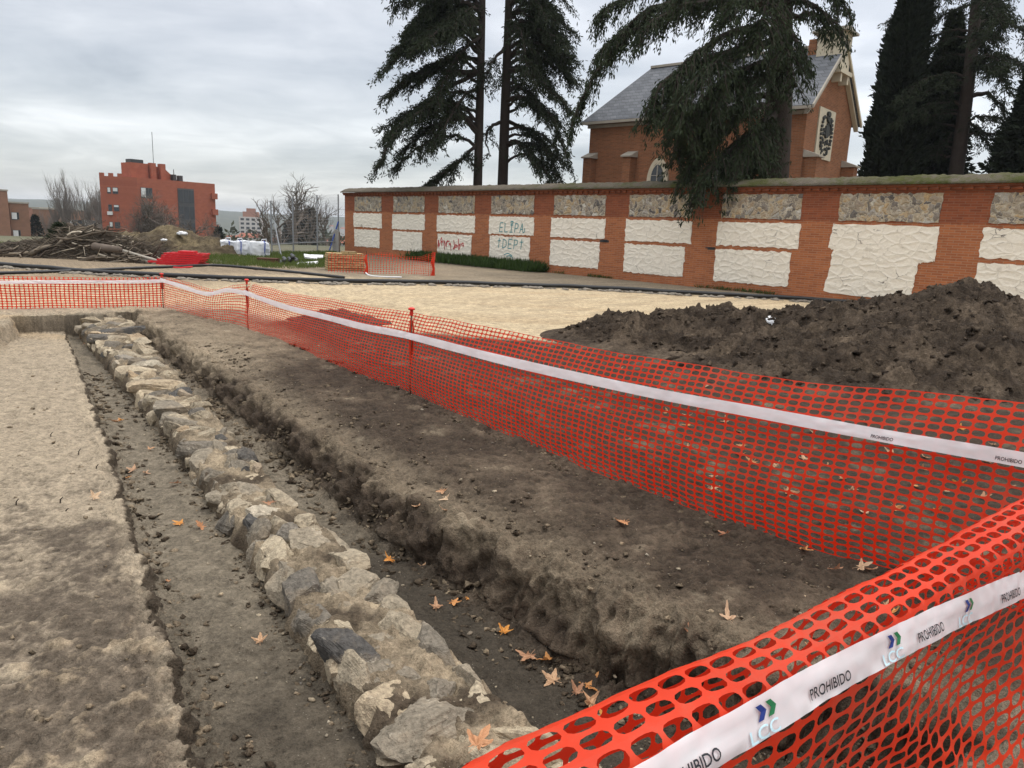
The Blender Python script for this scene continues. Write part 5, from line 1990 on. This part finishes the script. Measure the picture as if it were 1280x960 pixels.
blades('weeds', 'sparse dry tufts along the right-hand foot of the brick wall', np.array(wp2), .14, 9, 'weeds')

# bricks under their own orange net beside the wall
M['tan_brick'] = brick_mat('stacked_tan_brick', (.46, .34, .17), (.34, .24, .11), (.16, .11, .06), bw=.24, bh=.075, msize=.012, weather=.5)
q = gp(409.5, 339, .16)
qe = gp(456, 340, .16)
ev = (qe - q)[:2]
b = MB()
wd = float(np.linalg.norm(ev))
for j in range(7):
    rj = np.random.RandomState(j)
    b.box(rj.uniform(-.02, .02), wd + rj.uniform(-.02, .02), rj.uniform(-.02, .02), .8, j * .078, j * .078 + .074)
b.box(.5, wd - .25, .05, .6, .547, .61)
o = b.build('brick_stack', M['tan_brick'], None, False, (q[0], q[1], float(zsite(q[0], q[1])) + .01))
o.rotation_euler = (0, 0, math.atan2(ev[1], ev[0]))
tag(o, 'low stack of tan bricks beside the left end of the brick wall', 'bricks')

# ------------------------------------------------------------------ orange nets
ring_o = np.array([(-.5, -.5), (-1 / 6, -.5), (1 / 6, -.5), (.5, -.5), (.5, -1 / 6), (.5, 1 / 6), (.5, .5), (1 / 6, .5), (-1 / 6, .5), (-.5, .5), (-.5, 1 / 6), (-.5, -1 / 6)])


def net_surface(stations, n_s):
    """stations: list of profiles (m,3) -> dense surface samples (n_s, m, 3) along the run"""
    A = np.array(stations, float)
    return np.stack([catmull(A[:, j], n_s) for j in range(A.shape[1])], 1)


def make_net(name, label, stations, cell=.08, row=.045, parent=None, hole=(.405, .335), wob=.012, seed=0, fold=None, thick=0.0):
    ns = 400
    Sf = net_surface(stations, ns)
    m = Sf.shape[1]
    ls = np.linalg.norm(np.diff(Sf[:, m // 2], axis=0), axis=1)
    cs = np.concatenate([[0], np.cumsum(ls)])
    lt = np.linalg.norm(np.diff(Sf[ns // 2], axis=0), axis=1)
    ct = np.concatenate([[0], np.cumsum(lt)])
    nc, nr_ = int(cs[-1] / cell), int(round(ct[-1] / row))
    ii, jj = np.meshgrid(np.arange(nc), np.arange(nr_), indexing='ij')
    a_, b_ = hole
    e = 3.0
    rad = (np.abs(ring_o[:, 0] / a_) ** e + np.abs(ring_o[:, 1] / b_) ** e) ** (-1 / e)
    ring_i = ring_o * rad[:, None]
    loc = np.concatenate([ring_o, ring_i])                       # 24 points per cell
    rj = np.random.RandomState(seed + 1)
    sj = (ii[..., None] + .5 + loc[:, 0]) * cs[-1] / nc
    tj = (jj[..., None] + .5 + loc[:, 1]) * ct[-1] / nr_
    fs = np.interp(sj.ravel(), cs, np.arange(ns))
    ft = np.interp(tj.ravel(), ct, np.arange(m))
    i0 = np.clip(fs.astype(int), 0, ns - 2)
    j0 = np.clip(ft.astype(int), 0, m - 2)
    u_, v_ = (fs - i0)[:, None], (ft - j0)[:, None]
    p = Sf[i0, j0] * (1 - u_) * (1 - v_) + Sf[i0 + 1, j0] * u_ * (1 - v_) + Sf[i0, j0 + 1] * (1 - u_) * v_ + Sf[i0 + 1, j0 + 1] * u_ * v_
    T = Sf[i0 + 1, j0] - Sf[i0, j0]
    Bq = Sf[i0, j0 + 1] - Sf[i0, j0]
    nn = np.cross(T, Bq)
    nn /= np.linalg.norm(nn, axis=1)[:, None] + 1e-9
    sv, tv = sj.ravel(), tj.ravel()
    q3 = np.stack([sv, tv * .8, 0 * sv], -1)
    p = p + nn * (wob * fbm(q3, 2.2, 3, seed + 600))[:, None]
    p[:, 2] += wob * .6 * pn(q3, 1.7, seed + 611)
    # small stretch differences of the strands
    tj_ = np.stack([sv * 5, tv * 5, 0 * sv], -1)
    p += (T / (np.linalg.norm(T, axis=1)[:, None] + 1e-9)) * (.010 * pn(tj_, .5, seed + 620))[:, None]
    if fold is not None:
        p = fold(p, sv, tv, nn)
    k0 = np.arange(12)
    F1 = np.stack([k0, (k0 + 1) % 12, 12 + (k0 + 1) % 12, 12 + k0], -1)
    F = (np.arange(nc * nr_)[:, None, None] * 24 + F1[None]).reshape(-1, 4)
    o = mesh(name, p, F, M['net'], parent, True)
    return o, Sf, cs, ct


def uvz(u, v, z):
    x, y = uv2xy(u, v)
    return [float(x), float(y), float(z)]


# the long run beside the trench: (u, v, top, tape)
main_st = [(.30, 4.08, 1.05, .80), (.8, 4.0, 1.03, .783), (1.4, 3.88, 1.0, .765), (1.87, 3.78, .972, .746), (2.5, 3.61, .932, .739), (3.44, 3.46, .905, .707), (4.93, 3.41, .868, .651),
           (6.67, 3.38, .829, .614), (7.6, 3.30, .79, .585), (8.56, 3.24, .78, .574), (10.4, 3.21, .70, .53), (11.8, 3.07, .72, .59)]


def lean(top):
    """profile of a slack net: foot on the ground, a belly, the top bent back a little"""
    return [(0, .015), (-.03, .12), (-.045, .30), (-.03, .48), (0, .62), (.0, .70), (.025, .80), (.06, .90), (.10, 1.0)]


st = []
for (u, v, top, tp) in main_st:
    st.append([uvz(u, v + dv - .03, z * top + (.0 if z > .05 else 0)) for dv, z in lean(top)])
net_main, SfM, csM, ctM = make_net('mesh_fence', 'long run of orange mesh fencing along the right side of the trench', st, .066, .0365, wob=.018, seed=1, hole=(.425, .375))
tag(net_main, 'long run of slack orange mesh fencing along the right side of the trench', 'mesh fence', 'orange mesh fencing round the trench')
far_st = [(11.8, 3.07, .72, .59), (12.5, 2.97, .63, .57), (13.1, 2.78, .52, .46), (14.1, 2.55, .565, .51), (15.03, 2.38, .58, .545)]
st = [[uvz(u, v + dv, z * top) for dv, z in ((0, .02), (-.02, .3), (-.02, .6), (.01, .8), (.04, 1.0))] for (u, v, top, tp) in far_st]
net_b, SfB, csB, ctB = make_net('mesh_fence', '', st, .066, .037, wob=.022, seed=2, hole=(.445, .41))
tag(net_b, 'short sagging run of orange mesh fencing between the two far posts', 'mesh fence', 'orange mesh fencing round the trench')
left_st = [(15.03, 2.38, .58, .54), (15.12, 1.7, .56, .52), (15.18, 1.0, .555, .515), (15.25, .3, .56, .51), (15.3, -.18, .575, .50), (15.4, -1.2, .60, .52), (15.5, -2.6, .6, .52)]
st = [[uvz(u + du, v, z * top) for du, z in ((0, .02), (.02, .3), (0, .6), (.0, .8), (.03, 1.0))] for (u, v, top, tp) in left_st]
net_c, SfC, csC, ctC = make_net('mesh_fence', '', st, .066, .042, wob=.02, seed=3, hole=(.41, .37))
tag(net_c, 'far run of orange mesh fencing across the head of the trench, leaving on the left', 'mesh fence', 'orange mesh fencing round the trench')


def near_prof(v):
    u = .715 + .068 * v
    r_ = .95 + .018 * math.sin(v * 2.3 + .6)
    sg = .012 * math.sin(v * 4.1)
    prof = [(.035, .70), (.04, .80), (.03, .895), (.015, .938), (0, .95), (-.035, .952), (-.075, .950), (-.105, .940), (-.120, .91), (-.124, .85), (-.122, .78), (-.115, .70), (-.12, .55), (-.15, .36), (-.21, .18), (-.32, .03)]
    return [uvz(u + du + sg * (1 if z < .9 else .3), v, z * r_ / .95) for du, z in prof]


def crease(p, sv, tv, nn):
    # long slanting folds where the slack net bunches up below the tape
    g = ss(tv, .42, .75)
    ph = (sv * .9 - tv * 1.25)
    d = .016 * (1 - np.abs(((ph * 2.1) % 1) * 2 - 1)) ** 3 + .007 * (1 - np.abs(((ph * 4.7 + .3) % 1) * 2 - 1)) ** 3
    p = p - nn * (d * g)[:, None]
    p[:, 2] -= .022 * g * (1 - np.abs(((ph * 1.05 + .2) % 1) * 2 - 1)) ** 2
    return p


st = [near_prof(v) for v in np.linspace(-.6, 4.1, 17)]
net_n, SfN, csN, ctN = make_net('mesh_fence', '', st, .068, .0375, wob=.015, seed=4, fold=crease, hole=(.425, .37))
tag(net_n, 'nearest orange mesh fencing, crossing the bottom right corner with its top hem folded over', 'mesh fence', 'orange mesh fencing round the trench')

# the small net in front of the brick stack
q0, q1_, q2_ = gp(411, 341, .17), gp(458, 342, .17), gp(541, 345, .17)
qb = at(541, 322, 28.5)
st = []
for q_, hh in ((q0, .62), (gp(434, 341.5, .17), .55), (q1_, .60), (gp(485, 342.5, .17), .66), (gp(515, 343.5, .17), .55), (q2_, .72), (np.array([qb[0] + .05, qb[1] - .6, .17]), .6)):
    st.append([(q_[0], q_[1] - .04, .18), (q_[0], q_[1] - .03, .18 + hh * .5), (q_[0], q_[1] + .05, .18 + hh)])
o, *_ = make_net('mesh_fence', '', st, .09, .06, wob=.05, seed=5, hole=(.47, .455))
tag(o, 'small slumped orange mesh fence wrapped round the brick stack by the wall', 'mesh fence')
for i, (q_, lab) in enumerate(((q1_, 'bunched orange net post beside the brick stack'), (q2_, 'bunched orange net post at the weeds by the wall'))):
    rt = thing('net_post', lab, 'post', (q_[0], q_[1], .16))
    mb = MB()
    mb.tube([(0, 0, 0), (0, 0, .72)], .012, 6)
    mb.build('rod', M['rust'], rt)
    mb = MB()
    mb.tube([(0, -.02, .02), (.03, -.03, .25), (-.02, -.02, .45), (0, 0, .6)], [.07, .035, .05, .02], 7)
    mb.build('bunched_net', M['net'], rt)
mb = MB()
pz = [gp(457, 341, .2), gp(463, 344.5, .2), gp(480, 346, .2), gp(502, 346.5, .2)]
mb.tube(catmull(pz, 14), .022, 6)
tag(mb.build('pale_hose', M['white_paint'], None, True), 'thin pale hose on the path in front of the small orange net', 'hose')

# steel posts with red caps
for (u, v, h, lab) in ((6.72, 3.345, .865, 'capped steel post in the middle of the long orange net'), (11.8, 3.04, .76, 'capped steel post where the long net meets the sagging far run'),
                       (15.02, 2.34, .62, 'farthest capped steel post, at the corner of the orange nets')):
    x, y = uv2xy(u, v)
    rt = thing('net_post', lab, 'post', (x, y, 0))
    mb = MB()
    mb.tube([(0, 0, -.25), (0, 0, h)], .0085, 8)
    mb.build('rod', M['rust'], rt, True)
    mb = MB()
    hh = [(.016, -.05), (.017, 0), (.018, .004), (.034, .006), (.036, .016), (.030, .026), (.012, .032), (.001, .033)]
    V = [(r_ * math.cos(a_), r_ * math.sin(a_), h + z_) for r_, z_ in hh for a_ in np.arange(12) * PI / 6]
    mb.add(V, [[i * 12 + j, i * 12 + (j + 1) % 12, (i + 1) * 12 + (j + 1) % 12, (i + 1) * 12 + j] for i in range(7) for j in range(12)])
    mb.build('cap', M['cap'], rt, True)
    mb = MB()
    for j in range(3):
        a_ = j * 2.1
        mb.tube([(.012 * math.cos(a_), .012 * math.sin(a_), h - .10), (.022 * math.cos(a_), .022 * math.sin(a_), h - .2), (.014 * math.cos(a_ + .5), .014 * math.sin(a_ + .5), .35)], [.006, .010, .007], 5)
    mb.build('gathered_net', M['net'], rt)


# ------------------------------------------------------------------ barrier tapes
def make_tape(label, path, width, toward, tilt=.25, seed=0, flop=.02, group=None):
    """strip along path; toward: unit vector to the viewer's side"""
    Pq = catmull(path, 700)
    tw = np.array(toward, float)
    s_ = np.concatenate([[0], np.cumsum(np.linalg.norm(np.diff(Pq, axis=0), axis=1))])
    rows = 7
    V = np.zeros((700, rows, 3))
    up = np.array([0, 0, 1.])
    for j in range(rows):
        f = j / (rows - 1) - .5
        tl = tilt + .22 * n1d(s_, .8, seed) + .12 * n1d(s_, 2.6, seed + 1)
        w = width * (1 + .10 * n1d(s_, 1.4, seed + 3))
        off = up[None] * (f * w * np.cos(tl))[:, None] - tw[None] * (f * w * np.sin(tl))[:, None]
        bow = flop * (.25 - f * f) + .006 * pn(np.stack([s_ * 9, np.full_like(s_, f * 2), 0 * s_], -1), 1.0, seed + 5) + .003 * pn(np.stack([s_ * 26, np.full_like(s_, f * 5), 0 * s_], -1), 1.0, seed + 6)
        V[:, j] = Pq + off + tw[None] * bow[:, None]
    o = mesh('barrier_tape', V.reshape(-1, 3), grid_faces(700, rows), M['tape'], None, True)
    tag(o, label, 'tape', group)
    return o, V, s_


def on_tape(V, s_, x, y, width, lift, tw):
    """tape coordinates (x along, y across from the middle, metres) to space"""
    fs = np.interp(x, s_, np.arange(len(s_)))
    ft = np.clip((y / width + .5) * 6, 0, 6 - 1e-6)
    i0, j0 = np.clip(fs.astype(int), 0, 698), ft.astype(int)
    a_, b_ = (fs - i0)[:, None], (ft - j0)[:, None]
    p = V[i0, j0] * (1 - a_) * (1 - b_) + V[i0 + 1, j0] * a_ * (1 - b_) + V[i0, j0 + 1] * (1 - a_) * b_ + V[i0 + 1, j0 + 1] * a_ * b_
    return p + np.asarray(tw) * lift


def text_mesh(body):
    cu_ = bpy.data.curves.new('t', 'FONT')
    cu_.body = body
    cu_.size = 1.0
    cu_.offset = .012
    cu_.resolution_u = 3
    ob = bpy.data.objects.new('t', cu_)
    COL.objects.link(ob)
    bpy.context.view_layer.update()
    ev_ = ob.evaluated_get(bpy.context.evaluated_depsgraph_get())
    me = ev_.to_mesh()
    bm_ = bmesh.new()
    bm_.from_mesh(me)
    bmesh.ops.triangulate(bm_, faces=bm_.faces[:])
    bmesh.ops.subdivide_edges(bm_, edges=[e for e in bm_.edges if e.calc_length() > .25], cuts=2)
    bmesh.ops.triangulate(bm_, faces=bm_.faces[:])
    V = np.array([v.co[:] for v in bm_.verts])
    F = [[v.index for v in f.verts] for f in bm_.faces]
    bm_.free()
    ev_.to_mesh_clear()
    bpy.data.objects.remove(ob)
    V[:, 0] -= V[:, 0].min()
    V[:, 1] -= V[:, 1].min()
    return V / V[:, 1].max(), F


def stick(name, tape_o, V, s_, shp, F, x, y, sx_, sy_, width, tw, m_, lift=.0035):
    q_ = on_tape(V, s_, x + shp[:, 0] * sx_, y + shp[:, 1] * sy_, width, lift, tw)
    return mesh(name, q_, F, m_, tape_o)


TXT = text_mesh('PROHIBIDO')
TXL = text_mesh('LCC')
twN = np.array([-UX[0], -UX[1], .55])
twN /= np.linalg.norm(twN)
vv_ = np.linspace(-.55, 4.0, 15)
path = []
for i, v in enumerate(vv_):
    u = .715 + .068 * v - .124
    z = np.interp(v, [.3, .6, .84, 1.1, 1.37, 1.8, 2.31, 3, 4], [.93, .93, .928, .922, .905, .865, .805, .74, .70])
    path.append(np.array(uvz(u, v, z)) + twN * .014)
wN = .080
tpN, VN, sN = make_tape('white barrier tape printed PROHIBIDO on the nearest orange net', np.array(path), wN, twN, .40, 3, .010, 'white barrier tapes')
chev = np.array([(0, 0), (.34, 0), (.62, .5), (.34, 1), (0, 1), (.28, .5)])
chevF = [[0, 1, 2, 5], [5, 2, 3, 4]]


def tape_print(tp, V, s_, x, width, tw, what, sc=1.0):
    if what == 'word':
        stick('lettering', tp, V, s_, TXT[0], TXT[1], x, -.30 * width, .030 * sc * .62, .024 * sc, width, tw, M['ink'])
    if what == 'logo':
        stick('chevron', tp, V, s_, chev, chevF, x, -.05 * width, .045 * sc, .030 * sc, width, tw, M['ink_blue'])
        stick('chevron', tp, V, s_, chev, chevF, x + .028 * sc, -.05 * width, .045 * sc, .030 * sc, width, tw, M['ink_green'])
        stick('pale_lettering', tp, V, s_, TXL[0], TXL[1], x - .03 * sc, -.46 * width, .032 * sc, .026 * sc, width, tw, M['ink_pale'])


def tape_x(V, s_, px):
    """where along the tape a pixel column falls"""
    c = V[:, 3]
    q_ = c - np.array([0, 0, EYE])
    col_ = 640 + FPX * (q_ @ CX) / (q_ @ CF)
    o_ = np.argsort(col_)
    return float(np.interp(px, col_[o_], s_[o_]))


for px, what in ((822, 'word'), (945, 'logo'), (1010, 'word'), (1108, 'logo'), (1145, 'word'), (1205, 'logo'), (1250, 'word'), (1310, 'logo')):
    tape_print(tpN, VN, sN, tape_x(VN, sN, px), wN, twN, what)

twM = np.array([-VX[0], -VX[1], .15])
twM /= np.linalg.norm(twM)
path = [np.array(uvz(u, v - .085, tp)) for (u, v, top, tp) in main_st][::-1]
wM = .074
tpM, VM, sM = make_tape('long white barrier tape threaded along the right-hand orange net', np.array(path), wM, twM, .2, 8, .012, 'white barrier tapes')
for px, what in ((1245, 'word'), (1090, 'word')):
    tape_print(tpM, VM, sM, tape_x(VM, sM, px), wM, twM, what, .8)
path = [np.array(uvz(u, v - .07, tp - .015)) for (u, v, top, tp) in far_st]
make_tape('white barrier tape sagging along the short far run of net', np.array(path), .07, twM, .2, 12, .01, 'white barrier tapes')
path = [np.array(uvz(u - .06, v, tp - .03)) for (u, v, top, tp) in left_st]
make_tape('white barrier tape along the net at the head of the trench', np.array(path), .06, (-UX[0], -UX[1], 0), .2, 15, .01, 'white barrier tapes')

# ------------------------------------------------------------------ fallen leaves, twigs
def leaf_mesh(seed):
    r = np.random.RandomState(seed)
    lobes = [(-2.35, .55), (-1.25, .95), (0, 1.15), (1.25, .95), (2.35, .55)]
    out = []
    for k_, (an, ln) in enumerate(lobes):
        ln *= r.uniform(.85, 1.1)
        an += r.normal(0, .06)
        out += [(an - .34, ln * .60), (an - .17, ln * .70), (an - .10, ln * .92), (an, ln), (an + .11, ln * .88), (an + .19, ln * .68), (an + .36, ln * .58)]
        if k_ < 4:
            out.append((an + .62, .36 * r.uniform(.9, 1.15)))
    V = [(0, -.08, 0)] + [(rad * math.sin(a_), rad * math.cos(a_), 0) for a_, rad in out]
    V = np.array(V)
    mid = V[1:] * .55
    n = len(out)
    V = np.vstack([V, mid])
    F = [[0, 1 + n + i, 1 + n + (i + 1) % n] for i in range(n - 1)]
    F += [[1 + n + i, 1 + i, 1 + (i + 1) % n, 1 + n + (i + 1) % n] for i in range(n - 1)]
    rr = np.linalg.norm(V[:, :2], axis=1)
    cu_ = r.uniform(.1, .75)
    V[:, 2] = cu_ * rr ** 2 * .5 * (1 + .8 * np.cos(np.arctan2(V[:, 0], V[:, 1]) * r.choice([2, 3]) + r.uniform(0, 6))) + r.normal(0, .035, len(V))
    nv = len(V)
    st_ = np.array([(-.018, -.08, .01), (.018, -.08, .01), (.05, -.75, .10), (.02, -.75, .10)])
    V = np.vstack([V, st_])
    F.append([nv, nv + 1, nv + 2, nv + 3])
    me_ = mesh('leaf_source', V * .5, F, M['leaf'], None, False)
    d_ = me_.data
    bpy.data.objects.remove(me_)
    d_.name = 'leaf'
    return d_


leaf_data = [leaf_mesh(s_) for s_ in range(12)]
rl = np.random.RandomState(17)


def put_leaf(px, py, size, label, group, onwall=False):
    z = -.10 if onwall else -.2
    for _ in range(8):
        p_ = gp(px, py, z)
        if not onwall:
            z = float(ground_z(p_[0], p_[1]))
    o = bpy.data.objects.new('leaf', leaf_data[rl.randint(12)])
    COL.objects.link(o)
    o.location = (p_[0], p_[1], z + .022)
    o.rotation_euler = (rl.normal(0, .28), rl.normal(0, .28), rl.uniform(0, 6.28))
    o.scale = (size * 1.1 * rl.uniform(.7, 1.1), size * 1.1 * rl.uniform(.8, 1.1), size * 1.1)
    tag(o, label, 'leaf', group)
    return o


GF = 'dead plane leaves on the trench floor right of the old wall'
for (px, py, s_, lab) in ((432, 621, .10, None), (487, 672, .08, None), (521, 686, .10, None), (487, 703, .11, None), (553, 698, .08, None), (560, 711, .10, None), (529, 713, .09, None),
                          (567, 757, .09, None), (585, 752, .08, None), (545, 763, .10, None),
                          (630, 794, .12, 'single bright orange leaf alone on the dark trench floor'), (661, 825, .14, None), (685, 829, .11, None), (691, 855, .12, None),
                          (733, 861, .16, None), (738, 884, .13, None), (720, 870, .10, None), (755, 905, .12, None)):
    if lab:
        put_leaf(px, py, s_, lab, None)
    else:
        put_leaf(px, py, s_, 'curled brown plane leaf on the dark trench floor right of the old wall', GF)
GL = 'dead plane leaves on the trench floor left of the old wall'
for (px, py, s_) in ((225, 658, .10), (252, 661, .09), (218, 607, .11), (188, 564, .11), (167, 590, .11), (181, 594, .09), (152, 528, .11), (141, 529, .09), (325, 806, .09), (210, 731, .04), (160, 600, .07),
                     (102, 424, .13), (112, 427, .14), (120, 423, .14), (126, 428, .12), (108, 431, .12), (120, 434, .12)):
    put_leaf(px, py, s_, 'curled pale brown plane leaf on the trench floor left of the old wall', GL)
for (px, py, s_, lab) in ((338, 632, .11, 'yellow plane leaf resting on the stones halfway along the old wall'), (597, 936, .16, 'big brown plane leaf standing in a hollow of the nearest wall stones')):
    put_leaf(px, py, s_, lab, None, True)
for (px, py, s_, lab) in ((118, 625, .10, 'small orange leaf on the pale dry ground left of the trench'),
                          (780, 657, .10, 'tan plane leaf on the dark bank nearest the trench edge'), (907, 671, .10, 'tan plane leaf on the dark bank right of the lone tan one'),
                          (1043, 716, .10, 'pale curled leaf on the bank just left of the crossing nets')):
    put_leaf(px, py, s_, lab, None)
GB = 'dead leaves at the foot of the long orange net'
for (px, py, s_) in ((1003, 691, .09), (1075, 713, .10), (1090, 716, .10), (553, 617, .10), (556, 627, .09)):
    put_leaf(px, py, s_, 'brown plane leaf on the bank near the orange net', GB)
GO = 'dead leaves on the dark earth beyond the long orange net'
for (px, py) in ((750, 490), (832, 517), (855, 522), (862, 531), (917, 542), (927, 572), (967, 585), (895, 598), (895, 617), (1005, 577), (1022, 567), (1035, 587), (1050, 600), (1150, 589), (1142, 610),
                 (1112, 570), (1205, 537), (1205, 605), (1185, 617), (1222, 625), (1082, 645), (1062, 615), (695, 524), (785, 555), (905, 480), (845, 470), (777, 461), (875, 485), (910, 535), (925, 560), (935, 580),
                 (1160, 575), (1235, 580), (1250, 560), (820, 590), (860, 560), (990, 620), (1120, 640), (1010, 540), (940, 500), (1080, 530), (730, 500), (760, 520), (1260, 610), (1170, 640)):
    put_leaf(px + rl.normal(0, 3), py + rl.normal(0, 2), rl.uniform(.08, .12), 'tan plane leaf lying on the dark earth beyond the long orange net', GO)
GN = 'dead leaves seen through the nearest orange net'
for (px, py) in ((832, 884), (850, 875), (900, 868), (1115, 770), (1108, 765), (870, 905), (1000, 905)):
    put_leaf(px, py, rl.uniform(.08, .12), 'tan plane leaf on the ground seen through the nearest orange net', GN)
for i, (px, py, h) in enumerate(((63, 547, .05), (98, 570, .055), (75, 632, .04), (20, 636, .05), (82, 645, .03), (120, 590, .05))):
    p_ = gp(px, py, -.22)
    mb = MB()
    mb.tube([(0, 0, -.02), (.006, 0, h * .6), (.02, .004, h)], [.005, .004, .003], 5)
    o = mb.build('root_stub', M['bark'], None, False, (p_[0], p_[1], float(ground_z(p_[0], p_[1]))))
    tag(o, 'tiny dark root stub standing in the pale ground left of the trench', 'twig', 'root stubs in the pale ground')

# ------------------------------------------------------------------ the air
b = MB()
b.box(-9000, 9000, -9000, 9000, -40, 75)
hm = bpy.data.materials.new('haze_air')
hm.use_nodes = True
tt = NT(hm.node_tree)
pv = tt.n('ShaderNodeVolumePrincipled', {'Color': (.80, .86, .93, 1), 'Density': 1.9e-4, 'Anisotropy': 0.0})
tt.n('ShaderNodeOutputMaterial', {'Volume': pv.outputs[0]})
tag(b.build('haze', hm), 'thin pale haze over the far town and hills', 'haze', kind='stuff')
